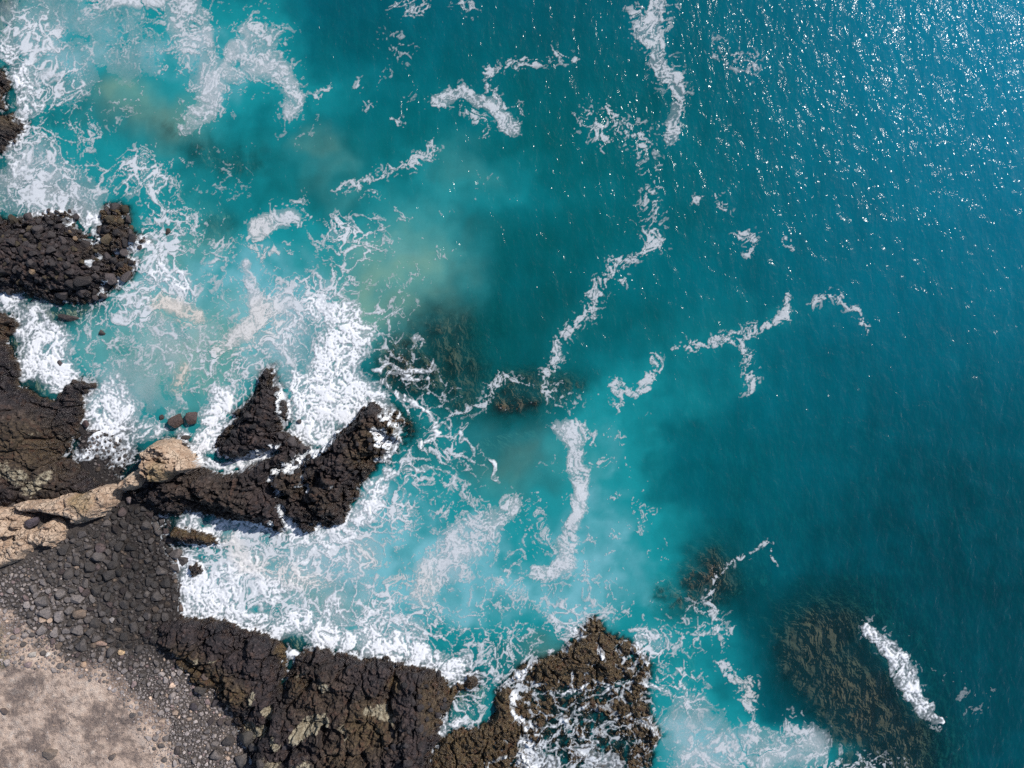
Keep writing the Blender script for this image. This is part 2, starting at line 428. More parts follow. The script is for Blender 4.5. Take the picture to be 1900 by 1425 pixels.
outcrop('sea_cliff', [(-200, 575), (0, 582), (25, 587), (38, 602), (35, 615), (15, 625), (18, 643), (25, 658), (40, 683), (42, 696), (33, 720), (55, 723), (83, 740), (108, 744),
        (117, 730), (121, 723), (131, 706), (154, 704), (177, 711), (178, 723), (162, 733), (159, 754), (164, 766), (155, 781), (154, 794), (149, 812), (134, 822), (133, 834),
        (146, 850), (172, 867), (184, 882), (212, 905), (205, 925), (120, 935), (50, 950), (-200, 985)], 2.7, 2.4, ((2.2, .5), (.8, .22), (.3, .10)), seed=11,
        ridges=[([(0, 660, 25), (10, 720, 28), (60, 790, 30)], .9), ([(100, 770, 18), (140, 730, 16), (150, 715, 12)], .4), ([(60, 920, 30), (160, 905, 22)], .5)],
        pale=[([(20, 860, 22), (60, 880, 24)], .42), ([(80, 905, 20), (110, 880, 14)], .42), ([(90, 800, 14)], .3), ([(0, 890, 18)], .4)], weed=[([(70, 830, 60)], .55), ([(100, 880, 50)], .35), ([(5, 610, 22)], .6)],
        label='dark brown cliff slope curving down to the white surf at the left edge', cat='cliff', wetz=1.5)
outcrop('headland', [(486, 688), (501, 678), (511, 681), (515, 703), (524, 719), (524, 734), (539, 744), (538, 782), (534, 794), (552, 806), (566, 818), (580, 824), (594, 822), (620, 807), (642, 794),
        (660, 774), (670, 759), (690, 748), (703, 751), (728, 761), (740, 765), (764, 782), (769, 802), (759, 827), (749, 837), (731, 847), (721, 855), (696, 862), (690, 875),
        (673, 893), (665, 910), (666, 918), (653, 931), (650, 946), (641, 970), (597, 976), (578, 989), (559, 989), (545, 993), (521, 996), (505, 979), (483, 979), (458, 973), (426, 964), (395, 954),
        (347, 948), (330, 958), (300, 950), (262, 938), (240, 915), (262, 880), (300, 850), (323, 817), (338, 812), (349, 817), (364, 832), (371, 847), (386, 862), (414, 868), (425, 862), (408, 846), (398, 830), (405, 817), (415, 794),
        (434, 784), (433, 767), (448, 754), (466, 746), (476, 731), (477, 711)], 2.3, 1.5, ((1.5, .75), (.62, .40), (.28, .17)), seed=14,
        ridges=[([(396, 862, 9), (420, 866, 14), (455, 858, 15), (500, 842, 13), (515, 836, 8)], -2.3), ([(605, 815, 12), (562, 852, 13), (511, 876, 12), (506, 895, 9), (531, 918, 8)], -1.6),
                ([(545, 985, 12), (538, 960, 9), (530, 940, 7)], -1.6), ([(600, 880, 9), (575, 900, 9), (560, 915, 9)], -1.1), ([(490, 740, 22), (480, 790, 26)], .7),
                ([(690, 770, 20), (640, 830, 28), (615, 880, 26)], .7), ([(400, 905, 24), (440, 918, 26), (500, 945, 22)], 1.0), ([(750, 800, 22), (740, 830, 20), (715, 800, 14)], -1.4),
                ([(355, 925, 8), (400, 945, 7)], -.7)],
        weed=[([(745, 795, 34)], .8), ([(700, 810, 34), (680, 840, 30)], .55), ([(560, 890, 40)], .3), ([(430, 920, 50), (360, 900, 40)], .22), ([(600, 920, 40)], .25)],
        label='jagged black lava headland with two spurs reaching into the surf', cat='headland')
outcrop('shore_rock', [(313, 983), (336, 978), (379, 986), (404, 999), (414, 1009), (379, 1012), (349, 1009), (318, 999)], 1.1, .45, ((.9, .2), (.4, .12), (.2, .06)), seed=17,
        ridges=[([(325, 984, 7), (370, 990, 8), (405, 1004, 6)], .5)], weed=[([(330, 983, 9), (375, 988, 8), (400, 1000, 7)], .8)],
        label='long tapered dark slab lying in the cove beside the boulder beach')
outcrop('shore_rock', [(352, 1051), (366, 1041), (379, 1057), (371, 1069), (356, 1072)], .75, .35, ((.5, .25), (.25, .12)), seed=18, label='small pointed dark rock awash in the foam of the cove')
outcrop('headland', [(255, 1145), (300, 1148), (330, 1142), (386, 1146), (419, 1148), (441, 1158), (462, 1169), (482, 1167), (502, 1176), (515, 1186), (525, 1191), (537, 1203), (530, 1217), (540, 1236),
        (548, 1217), (563, 1203), (590, 1199), (613, 1206), (621, 1212), (646, 1208), (666, 1217), (686, 1224), (719, 1214), (737, 1227), (755, 1232), (798, 1237), (811, 1244), (826, 1260), (856, 1265),
        (869, 1247), (886, 1247), (891, 1262), (881, 1280), (853, 1280), (843, 1297), (826, 1338), (816, 1355), (818, 1371), (805, 1393), (798, 1425), (790, 1600), (420, 1700), (470, 1440), (448, 1365),
        (430, 1325), (395, 1295), (350, 1255), (300, 1215), (255, 1180)], 2.2, 1.7, ((1.8, .70), (.7, .36), (.3, .16)), seed=20, wetz=1.0,
        ridges=[([(540, 1235, 8), (532, 1260, 9), (510, 1300, 9), (505, 1340, 8)], -1.1), ([(735, 1250, 8), (725, 1290, 8), (735, 1340, 8)], -.9), ([(838, 1272, 14)], -.5),
                ([(350, 1165, 26), (420, 1180, 26), (480, 1200, 26)], .8), ([(600, 1230, 26), (690, 1245, 24)], .7), ([(775, 1270, 26), (770, 1400, 30)], .7), ([(580, 1335, 26)], -.7), ([(475, 1345, 16)], -.6), ([(711, 1305, 16)], -.5)],
        pale=[([(472, 1345, 17), (490, 1345, 12)], .75), ([(503, 1305, 8), (508, 1325, 7)], .7), ([(560, 1350, 12), (582, 1330, 15), (610, 1318, 14)], .85), ([(711, 1303, 17)], .5), ([(485, 1270, 6), (480, 1290, 5)], .55),
              ([(525, 1365, 12), (520, 1350, 7)], .5), ([(580, 1400, 20), (550, 1410, 16)], .42), ([(340, 1212, 7)], .55), ([(380, 1213, 6)], .5), ([(410, 1212, 6)], .5), ([(610, 1260, 16)], .42), ([(500, 1400, 18), (540, 1420, 20)], .45), ([(645, 1330, 10), (655, 1345, 8)], .42), ([(690, 1300, 10), (735, 1320, 8)], .45), ([(430, 1300, 8)], .45), ([(345, 1235, 8)], .42), ([(560, 1245, 8), (575, 1240, 6)], .36)],
        weed=[([(525, 1200, 10), (532, 1225, 8)], .9), ([(350, 1235, 46), (420, 1260, 30)], .75), ([(455, 1275, 22)], .85), ([(850, 1275, 30)], .85), ([(690, 1330, 52)], .8), ([(810, 1330, 24), (800, 1270, 20)], .6), ([(600, 1290, 60)], .35), ([(735, 1260, 14)], .8), ([(650, 1390, 50)], .55), ([(560, 1260, 20)], .6)],
        label='black rocky headland with pale sandy hollows along the lower edge', cat='headland')
outcrop('reef_platform', [(907, 1340), (922, 1318), (922, 1285), (934, 1267), (977, 1229), (1013, 1219), (1038, 1214), (1061, 1189), (1076, 1166), (1098, 1146), (1114, 1148), (1119, 1171),
        (1139, 1179), (1169, 1191), (1189, 1204), (1205, 1227), (1208, 1247), (1198, 1267), (1205, 1307), (1212, 1338), (1225, 1363), (1215, 1381), (1205, 1410), (1200, 1620), (785, 1620),
        (798, 1425), (805, 1393), (828, 1368), (843, 1352), (886, 1350)], .17, .8, ((1.4, .34), (.6, .22), (.25, .12)), seed=24, weed_all=.85, wetz=9,
        ridges=[([(860, 1390, 50), (930, 1340, 30), (940, 1290, 14)], .75), ([(1105, 1158, 14), (1090, 1190, 16)], .55), ([(1020, 1235, 26), (1060, 1215, 22), (1110, 1215, 20)], .55), ([(1125, 1235, 14)], .6),
                ([(1170, 1200, 14), (1200, 1235, 12)], .35), ([(1205, 1350, 12), (1218, 1370, 10)], .5), ([(1180, 1310, 18)], .25), ([(1100, 1330, 70), (1010, 1390, 50)], -.12), ([(1120, 1285, 26)], -.30),
                ([(1060, 1420, 60), (1150, 1400, 40)], -.22)],
        label='brown weedy reef platform laced with foam beside the lower headland', cat='reef')
# submerged reefs and rocks, seen through the water
SUB = dict(weed_all=.55, wetz=99, base=-8.5, cat='reef', mat=M_WEED)
outcrop('submerged_reef', [(1443, 1206), (1473, 1158), (1513, 1133), (1539, 1129), (1583, 1136), (1614, 1156), (1634, 1195), (1660, 1232), (1686, 1284), (1716, 1322), (1740, 1368), (1744, 1520), (1600, 1520),
        (1532, 1350), (1495, 1295), (1454, 1250)], -1.0, 2.0, ((2.4, .35), (.9, .08)), seed=30, edge=.9, rugged=.5, label='large brown submerged reef beside a white breaker at lower right', flat=1, **SUB)
outcrop('submerged_reef', [(1205, 1105), (1215, 1085), (1260, 1075), (1290, 1035), (1330, 1022), (1360, 1045), (1372, 1090), (1340, 1120), (1290, 1140), (1230, 1150), (1210, 1130)], -.70, 1.8, ((1.4, .5), (.6, .3)), seed=31, edge=.8,
        label='dark submerged rock crossed by a thin foam thread, above the reef platform', ridges=[([(1217, 1100, 12)], .25), ([(1320, 1065, 30)], .5)], **SUB)
outcrop('submerged_reef', [(905, 735), (930, 700), (985, 690), (1040, 695), (1085, 705), (1088, 725), (1060, 742), (1010, 752), (990, 765), (940, 772), (905, 768)], -.75, 1.5, ((1.2, .5), (.5, .3)), seed=32, edge=.6,
        label='brown submerged rock where two foam streaks meet, mid water', ridges=[([(930, 760, 18), (995, 752, 14)], .6), ([(1060, 718, 22)], .3)], **SUB)
outcrop('submerged_reef', [(700, 640), (730, 622), (760, 622), (775, 650), (800, 672), (812, 690), (808, 720), (780, 735), (745, 730), (715, 715), (700, 690)], -.40, 1.2, ((1.2, .45), (.5, .3)), seed=33, edge=.5,
        label='reddish brown rock just under water, right of the whitest surf', ridges=[([(757, 640, 12)], .3)], **SUB)
outcrop('submerged_reef', [(760, 600), (820, 570), (865, 580), (870, 640), (895, 680), (890, 740), (850, 770), (810, 760), (815, 690), (790, 650)], -.95, 2.0, ((1.6, .6), (.7, .3)), seed=34, edge=1.0,
        label='broad shadowy submerged rock in green water, centre of the picture', **SUB)
outcrop('submerged_reef', [(372, 420), (390, 405), (425, 408), (445, 425), (425, 445), (385, 462), (370, 450)], -.7, .9, ((1.0, .4), (.5, .2)), seed=35, edge=.5,
        label='small brown submerged rock right of the rubble outcrop', **SUB)
outcrop('submerged_reef', [(300, 225), (350, 240), (400, 265), (470, 285), (480, 310), (430, 325), (370, 300), (310, 265)], -.85, 1.4, ((1.4, .6), (.6, .3)), seed=36, edge=.9,
        label='dim long submerged rock in teal water, upper left', **SUB)
outcrop('submerged_reef', [(760, 800), (800, 790), (812, 840), (800, 870), (765, 865), (752, 835)], -1.0, 1.0, ((1.0, .4), (.5, .2)), seed=37, edge=.5,
        label='brown submerged ledge off the tip of the central headland', **SUB)
# pale sandstone on the shore
TL = ((1.2, .62), (.55, .34), (.22, .12))
outcrop('sandstone_boulder', [(275, 821), (301, 821), (318, 840), (344, 862), (346, 872), (331, 882), (322, 878), (308, 889), (290, 900), (265, 893), (253, 877), (249, 862), (250, 840), (265, 827)], 3.5, .16, TL, zt=3.1, base=1.6,
        mat=M_TAN, seed=40, edge=.22, tilt=(.05, -.06), ridges=[([(302, 868, 4), (306, 876, 4)], -.7), ([(293, 830, 2), (296, 850, 2)], -.4), ([(262, 880, 3), (275, 887, 3)], -.6)], weed=[([(325, 868, 20), (310, 885, 8)], .7)],
        label='large tan sandstone block standing above the surf', cat='boulder')
outcrop('sandstone_boulder', [(215, 895), (232, 879), (250, 877), (258, 893), (255, 905), (232, 912), (217, 915), (212, 908)], 2.9, .16, TL, zt=2.5, base=1.4, mat=M_TAN, seed=41, edge=.2,
        label='smaller pinkish tan sandstone block leaning against the large one', cat='boulder')
outcrop('sandstone_boulder', [(311, 886), (326, 881), (322, 890), (315, 893)], 2.6, .2, ((.4, .1),), zt=2.2, base=1.2, mat=M_TAN, seed=42, edge=.05, label='little tan stone sliver under the large sandstone block', cat='boulder')
outcrop('sandstone_ledge', [(10, 941), (33, 933), (86, 930), (111, 920), (131, 923), (160, 912), (182, 908), (194, 914), (192, 936), (182, 952), (162, 966), (141, 973), (124, 979), (122, 968), (101, 961), (83, 958), (66, 953), (45, 955), (23, 953)],
        3.0, .14, ((1.8, .40), (.7, .20), (.25, .08)), zt=2.8, base=1.9, mat=M_TAN, seed=43, edge=.22, weed=[([(188, 926, 18), (170, 916, 10)], .6)], label='smooth pale tan sandstone ledge above the boulder beach', cat='rock ledge')
outcrop('sandstone_ledge', [(-300, 940), (0, 950), (38, 961), (48, 978), (58, 983), (73, 971), (88, 967), (101, 973), (109, 988), (101, 1006), (88, 1020), (73, 1021), (58, 1015), (51, 1026), (38, 1041), (13, 1054), (0, 1060), (-300, 1100)],
        3.0, .14, TL, zt=2.8, base=1.9, mat=M_TAN, seed=44, edge=.26, ridges=[([(55, 960, 10), (62, 972, 9)], -.9), ([(20, 1000, 5), (40, 1010, 5)], -.3), ([(25, 985, 4)], -.3)], label='pale cracked sandstone ledge at the left edge over the stones', cat='rock ledge')

def out_h(o, X, Y):
    sd = o['seed']
    d = sdf(o['poly'], X, Y)
    d = d+o['edge']*(fbm(X*1.2, Y*1.2, 5, sd*7, .68)*1.2)
    sub = o['H'] < -.3
    inn = np.maximum(d, 0)
    top = o['H']+(0 if sub else .0)
    if sub:
        h = np.where(d > 0, top-.5*np.exp(-inn/.8), top-.5+d*1.5/o['s']*1.6)
    else:
        h = top*(1-np.exp(-inn/o['s']))
        if o['H'] < .4: h = top*np.minimum(1, inn/o['s'])-.0
        h = np.where(d < 0, np.maximum(d*2.2, o['base']) if o['base'] < 0 else o['base']+d*1.0, h + (o['base'] if o['base'] > 0 else 0)*np.exp(-inn/.12)*.0)
        if o['base'] > 0:
            h = np.where(d < 0, o['base']*np.exp(d/.15)-1.2*(1-np.exp(d/.3)), np.maximum(h, o['base']))
    amp = ss(-.5, .8, d) if not sub else ss(-o['s']*.7, .5, d)*.8
    xw = X+.30*fbm(X*.8, Y*.8, 4, sd*5+2, .6); yw = Y+.30*fbm(X*.8+40, Y*.8, 4, sd*5+3, .6)
    rug = np.clip(.5+1.1*fbm(X*.22, Y*.22, 3, sd*9+4), 0, 1)
    for i, (cell, a) in enumerate(o['lumps']):
        f1, f2, idd, tl = worley(xw/cell+sd*3.1, yw/cell-sd*1.7, sd+i*31, True)
        dome = np.sqrt(np.maximum(0, 1-(f1/.85)**2))
        soft = .55+.75*rug
        h = h+amp*a*soft*(.30*(dome-.55)+.95*(idd-.5)+.95*tl-.30*np.exp(-((f2-f1)/.09)**2))
    h = h+amp*.25*fbm(X*.8, Y*.8, 5, sd*3+1, .6)*o['rugged']*(1 if o['mat'] is M_BASALT else .35)
    if o['mat'] is M_BASALT:
        f1, f2, idd = worley(xw/2.6+7, yw/2.6, sd+77)
        h = h-amp*.45*np.exp(-((f2-f1)/.05)**2)+amp*.35*(idd-.5)
        h = h+amp*.26*(ridged(xw*1.5, yw*1.5, 4, sd+55)-.62)
    for pts, a in o['ridges']:
        q = stroke(pts, xw, yw)
        h = h+a*np.exp(-(q*1.0)**2*1.1)*(ss(-.6, .4, d) if a > 0 else 1.0)
    h = h+o['tilt'][0]*(X-np.mean([p[0] for p in o['poly']]))+o['tilt'][1]*(Y-np.mean([p[1] for p in o['poly']]))
    return h.astype(F), d

# ------------------------------------------------------------------ master map of heights (used by the water, foam and stones)
GS = .08
gx = np.arange(-54, 54.001, GS, dtype=F); gy = np.arange(-41.6, 41.601, GS, dtype=F)
GX, GY = np.meshgrid(gx, gy)
def window(poly, m):
    xs = [p[0] for p in poly]; ys = [p[1] for p in poly]
    i0 = max(0, int((min(xs)-m-gx[0])/GS)); i1 = min(len(gx), int((max(xs)+m-gx[0])/GS)+2)
    j0 = max(0, int((min(ys)-m-gy[0])/GS)); j1 = min(len(gy), int((max(ys)+m-gy[0])/GS)+2)
    return slice(j0, j1), slice(i0, i1)

c4 = (slice(None, None, 4), slice(None, None, 4))
def up4(a):                                       # coarse map to the full grid
    ny, nx = GX.shape
    yi = np.arange(ny)/4.0; xi = np.arange(nx)/4.0
    y0 = np.minimum(yi.astype(int), a.shape[0]-2); x0 = np.minimum(xi.astype(int), a.shape[1]-2)
    fy = (yi-y0)[:, None].astype(F); fx = (xi-x0)[None, :].astype(F)
    return (a[y0][:, x0]*(1-fy)*(1-fx)+a[y0+1][:, x0]*fy*(1-fx)+a[y0][:, x0+1]*(1-fy)*fx+a[y0+1][:, x0+1]*fy*fx).astype(F)
bedc = bed_h(GX[c4], GY[c4]); landc = land_h(GX[c4], GY[c4])
HM = up4(np.maximum(bedc, landc))
GROUND = HM.copy()

# build each outcrop at a fine step and stamp its height into the master map
RS = .058
for o in OUT:
    w = window(o['poly'], 3.0)
    if w[0].stop <= w[0].start or w[1].stop <= w[1].start: continue
    h, d = out_h(o, GX[w], GY[w])
    HM[w] = np.maximum(HM[w], h)
    sub = o['H'] < -.3
    st = RS*2.2 if sub else RS
    xs = [p[0] for p in o['poly']]; ys = [p[1] for p in o['poly']]
    m = 2.6 if sub else 1.3
    X, Y = np.meshgrid(np.arange(max(min(xs)-m, -54.5), min(max(xs)+m, 56), st, dtype=F), np.arange(max(min(ys)-m, -45), min(max(ys)+m, 45), st, dtype=F))
    Z, d = out_h(o, X, Y)
    keep = d > (-2.4 if sub else -.9)
    pale = np.zeros(X.shape, F); weed = np.full(X.shape, o['weed_all'], F)
    for pts, a in o['pale']: pale = np.maximum(pale, a*1.3*ss(1.5, .3, stroke(pts, X, Y)))
    for pts, a in o['weed']: weed = np.maximum(weed, a*ss(1.6, .3, stroke(pts, X, Y)))
    low = ss(.7, -.1, Z)*.5
    weed = np.clip(np.maximum(weed, low*(o['mat'] is M_BASALT)), 0, 1)
    wet = np.clip(ss(o['wetz']*1.5+.5, o['wetz']*.5, Z+.5*fbm(X*.5, Y*.5, 3, 151))+.12, 0, 1)
    ob = grid_mesh(o['name'], X, Y, Z, keep, o['mat'], {'mask': (pale, weed, wet)})
    tag(ob, o['label'], o['cat'], o['group'])

# ------------------------------------------------------------------ seabed and beach sheets
def lin(a, b, n): return np.linspace(a, b, n, dtype=F)
def wide(lo, hi, step, far):
    core = np.arange(lo, hi+step*.5, step, dtype=F)
    return np.concatenate([-np.geomspace(far, -lo+step*3, 12).astype(F), core, np.geomspace(hi+step*3, far, 12).astype(F)])
X, Y = np.meshgrid(wide(-60, 60, .45, 2500), wide(-48, 48, .45, 2500))
Z = np.minimum(bed_h(X, Y), -.5)
tag(grid_mesh('seabed', X, Y, Z, np.ones(X.shape, bool), M_BED), kind='structure', label='sandy seabed under the turquoise water', cat='seabed')
bx = np.concatenate([-np.geomspace(1500, 58, 14).astype(F), np.arange(-56, -20, .11, dtype=F)])
by = np.concatenate([-np.geomspace(1500, 47, 14).astype(F), np.arange(-45, -1.5, .11, dtype=F)])
X, Y = np.meshgrid(bx, by)
Z = land_h(X, Y)
px = X*PX+950; py = 712.5-Y*PX
dpl = sdf(PLATEAU, X, Y)
plat = ss(-2.6, 1.2, dpl+3.0*fbm(X*.45, Y*.45, 5, 77, .6))
green = np.zeros(X.shape, F)
for pts in ([(20, 1165, 30)], [(40, 1200, 20)], [(10, 1380, 30)], [(0, 1290, 20)]): green = np.maximum(green, ss(1.3, .2, stroke(pts, X, Y)))
wet = ss(1.9, .35, Z)*ss(60, 200, px+.35*(1150-py))*ss(1300, 1200, py)
light = ss(1180, 1260, py)*ss(200, 330, px)
plat = np.maximum(plat, light*.36)
plat = np.maximum(plat, green*.4)
tag(grid_mesh('beach', X, Y, Z, sdf(BEACH, X, Y) > -2.0, M_GROUND, {'mask': (plat, green, wet)}), kind='structure', label='stony beach rising to a dusty tan plateau', cat='beach')

# ------------------------------------------------------------------ water: cloudiness of the sea, from foam milk and stirred sand
wxn = fbm(GX[c4]*.10, GY[c4]*.10, 5, 51, .6)*5.0+fbm(GX[c4]*.4, GY[c4]*.4, 3, 55)*.8
wyn = fbm(GX[c4]*.10+50, GY[c4]*.10, 5, 52, .6)*5.0+fbm(GX[c4]*.4+9, GY[c4]*.4, 3, 56)*.8
cx_, cy_ = GX[c4]+wxn, GY[c4]+wyn
aer = np.zeros(cx_.shape, F); sed = np.zeros(cx_.shape, F); dark = np.zeros(cx_.shape, F)
def blob(acc, x, y, rx, ry, a, ang=0.0):
    X0, Y0 = W(x, y)
    dx = (cx_-X0)*PX; dy = (cy_-Y0)*PX
    c, s = math.cos(R(ang)), math.sin(R(ang))
    u = (dx*c+dy*s)/rx; v = (-dx*s+dy*c)/ry
    return acc+a*np.exp(-(u*u+v*v))
for b in [(140, 70, 260, 110, .62), (60, 330, 220, 110, .45), (420, 150, 130, 140, .45), (300, 480, 190, 130, .42), (480, 520, 130, 90, .40), (240, 690, 240, 150, .55), (520, 640, 150, 110, .45),
          (640, 470, 150, 100, .30), (760, 460, 120, 110, .28), (560, 1020, 300, 120, .55), (820, 1100, 260, 110, .50), (950, 1150, 220, 60, .30), (1130, 870, 90, 150, .55), (1170, 1040, 120, 90, .50), (1080, 1120, 140, 60, .3),
          (1280, 1330, 90, 110, .50), (1330, 1420, 160, 60, .55), (1480, 1400, 90, 50, .3), (1290, 700, 150, 60, .20), (890, 340, 160, 60, .26), (1000, 620, 300, 300, .05), (1350, 590, 250, 60, .12), (640, 180, 120, 60, .22),
          (730, 890, 120, 90, .30), (870, 1000, 150, 90, .32), (880, 1330, 60, 60, .4), (1100, 1330, 120, 90, .25), (560, 300, 160, 60, .16), (950, 900, 160, 120, .12), (1230, 1190, 110, 50, .25)]:
    aer = blob(aer, *b)
for b in [(690, 540, 90, 80, .55), (755, 465, 85, 75, .36), (255, 200, 60, 42, .55), (340, 240, 60, 40, .35), (600, 270, 40, 26, .22), (250, 640, 110, 60, .34), (300, 560, 70, 40, .3), (600, 1110, 90, 36, .30), (960, 860, 120, 70, .20),
          (480, 1000, 50, 22, .30), (390, 650, 90, 60, .35), (340, 440, 60, 60, .35), (1010, 1240, 60, 30, .25), (860, 330, 50, 30, .12), (330, 700, 90, 50, .3), (600, 330, 40, 30, .15)]:
    sed = blob(sed, *b)
for b in [(560, 370, 90, 35, .55), (480, 300, 90, 50, .35), (1010, 570, 120, 90, .45), (1110, 620, 120, 60, .3), (1800, 1300, 420, 480, .95), (1500, 1150, 200, 150, .35), (1300, 960, 150, 90, .2), (700, 40, 120, 60, .3), (1800, 900, 200, 300, .3),
          (1000, 60, 200, 90, .22), (860, 640, 90, 100, .3), (960, 430, 100, 80, .2)]:
    dark = blob(dark, *b)
cl = fbm(cx_*.35, cy_*.35, 5, 61)
aer = np.clip(aer*(1+.55*cl)+.04*cl, 0, 1.0); sed = np.clip(sed*(1+.6*fbm(cx_*.5, cy_*.5, 4, 63)), 0, 1); dark = np.clip(dark*(1+.5*cl), 0, .95)
AER = up4(aer); SED = up4(sed); DARK = up4(dark)
swell = (.10*fbm(GX[c4]*.16, GY[c4]*.10, 3, 71)+.05*fbm(GX[c4]*.5, GY[c4]*.3, 2, 73))
SEAZ = up4(swell)+.05

# ------------------------------------------------------------------ foam
def eq(p):                                        # spread a pattern evenly over 0..1 so that a threshold means a share of cover
    q = np.quantile(p[::5, ::5].ravel(), np.linspace(0, 1, 129))
    return np.interp(p, q, np.linspace(0, 1, 129)).astype(F)
# domain warp that tears and swirls the foam
ax = fbm(GX[c4]*.22, GY[c4]*.22, 3, 81)*1.5; ay = fbm(GX[c4]*.22+31, GY[c4]*.22, 3, 82)*1.5
wx = up4(ax); wy = up4(ay)
bx_ = fbm((GX+wx)*.8, (GY+wy)*.8, 2, 83)*.62; by_ = fbm((GX+wx)*.8+13, (GY+wy)*.8, 2, 84)*.62
wx = wx*.8+bx_; wy = wy*.8+by_
mx_ = fbm((GX+wx)*2.6, (GY+wy)*2.6, 2, 85)*.22; my_ = fbm((GX+wx)*2.6+7, (GY+wy)*2.6, 2, 86)*.22
wx = wx+mx_; wy = wy+my_
FX = GX+wx*.62; FY = GY+wy*.62
SX = GX+wx*1.25; SY = GY+wy*1.25
l1, l2, _ = worley(SX/1.55, SY/1.55, 91); e1 = l2-l1
l1, l2, _ = worley(SX/.62+5, SY/.62, 92); e2 = l2-l1
rg = ridged(SX*1.3, SY*1.3, 4, 95, .62)
big = fbm(GX*.30, GY*.30, 3, 99)
grain = fbm(GX*4.2, GY*4.2, 2, 103)
brk = fbm(SX*.7+9, SY*.7, 3, 104)
clump = fbm(SX*.8, SY*.8, 5, 101, .60)
finec = fbm(SX*1.9, SY*1.9, 4, 111, .65)
LACE = eq(np.maximum(1-e1/.42+.12*brk, .88-e2/.42+.40*brk)*1.1+.26*rg+.13*grain+.10*big)
FLECK = eq(.55*clump+.85*finec+.65*(ridged(SX*2.3, SY*2.3, 3, 97, .6)-.6)+.22*grain)
SOLID = eq(.34*clump+.52*finec+.22*(1-np.minimum(e1, e2*.8)/.5)+.40*rg+.34*grain)

D_l = np.zeros(GX.shape, F); D_s = np.zeros(GX.shape, F); D_f = np.zeros(GX.shape, F); WASH = np.zeros(GX.shape, F); D_v = np.zeros(GX.shape, F); CREAM = np.zeros(GX.shape, F)
NAMED = []
def add(Dm, pts, a, soft=1.0, warp=True):
    q = stroke(pts, FX if warp else GX, FY if warp else GY)
    v = a*ss(1.0+.75*soft, 1.0-.75*soft, q)
    np.maximum(Dm, v, out=Dm)
    return v
def streak(pts, a=.80, halo=.34, name=None, soft=0.0):
    pts = [(p[0], p[1], p[2]*1.06+.4) for p in pts]
    v = add(D_f, pts, a*.86, .7)
    h = add(D_f, [(p[0], p[1], p[2]*1.7+5) for p in pts], halo*1.12, .9)
    add(D_f, [(p[0], p[1], p[2]*3.2+14) for p in pts], halo*.62, .95)
    if soft: add(D_v, [(p[0], p[1], p[2]*1.0) for p in pts], soft, .6)
    if name: NAMED.append((name, np.maximum(v, h)))
    return v

# long streaks out on the water
streak([(1224, -30, 22), (1222, 0, 22), (1210, 40, 23), (1200, 62, 24), (1216, 78, 16), (1222, 110, 15), (1240, 140, 18), (1260, 165, 13), (1252, 195, 11), (1245, 240, 11), (1240, 265, 7)], .85, .36, 'broad foam streak running down from the top edge', soft=0.12)
streak([(1180, 28, 13), (1195, 50, 10)], .7, .3)
streak([(1200, 265, 20), (1196, 300, 18), (1212, 340, 18), (1205, 380, 18), (1212, 420, 18)], .50, .30)
streak([(1214, 442, 18), (1195, 470, 8), (1145, 492, 17), (1130, 510, 14), (1100, 540, 12), (1090, 580, 13), (1062, 598, 9), (1036, 640, 10), (1032, 658, 13), (1014, 690, 8), (1012, 715, 9), (1020, 738, 8)], .80, .34, 'thin winding foam streak reaching a submerged rock mid water')
streak([(1150, 520, 12), (1165, 525, 8)], .55, .3)
streak([(812, 190, 12), (835, 176, 14), (860, 171, 13), (885, 186, 14), (905, 192, 13), (920, 208, 13), (942, 232, 19)], .88, .30, 'hook shaped foam swirl right of the top centre', soft=0.25)
streak([(860, 202, 14), (885, 225, 12), (898, 255, 9)], .58, .3)
streak([(908, 130, 9), (908, 150, 9), (914, 168, 8), (926, 188, 5), (935, 196, 3)], .85, .25)
streak([(915, 132, 9), (950, 122, 11), (990, 112, 12), (1030, 100, 10), (1058, 108, 8)], .58, .30)
streak([(968, 206, 7), (955, 192, 7)], .6, .3)
streak([(805, 268, 12), (795, 284, 15), (768, 304, 13), (735, 318, 8), (690, 330, 8), (650, 346, 9), (632, 362, 7)], .80, .32, 'slanting foam streak above the sandy green shallows')
streak([(690, 356, 8), (672, 362, 5)], .6, .3)
streak([(1085, 225, 18), (1105, 240, 20), (1125, 262, 14)], .66, .36); streak([(1130, 205, 10), (1148, 230, 14), (1180, 245, 18), (1192, 265, 16)], .68, .36)
streak([(1285, 372, 7), (1310, 366, 6), (1335, 370, 8), (1347, 392, 9)], .62, .28)
streak([(1382, 432, 13), (1398, 450, 9), (1394, 470, 7)], .74, .28); streak([(1465, 450, 10), (1475, 465, 7)], .62, .28)
streak([(1390, 120, 26), (1400, 135, 14), (1340, 95, 22)], .48, .24)
streak([(1500, 566, 6), (1530, 555, 7), (1560, 555, 8), (1585, 575, 6), (1600, 600, 7), (1612, 612, 6)], .70, .28, 'short curved foam streak far right of the centre')
streak([(1460, 545, 5), (1455, 590, 7), (1430, 605, 7), (1400, 610, 10), (1370, 626, 14), (1340, 630, 11), (1310, 640, 5), (1280, 642, 11), (1250, 645, 4)], .78, .32, 'forked foam streak right of the picture centre')
streak([(1376, 640, 9), (1384, 680, 11), (1396, 708, 10), (1390, 722, 7)], .72, .32)
streak([(1215, 662, 10), (1224, 680, 7), (1202, 700, 11), (1196, 722, 11), (1178, 732, 5), (1158, 722, 13), (1142, 712, 11), (1148, 748, 11), (1156, 768, 5)], .84, .28, 'foam patch like a butterfly above the tall foam column')
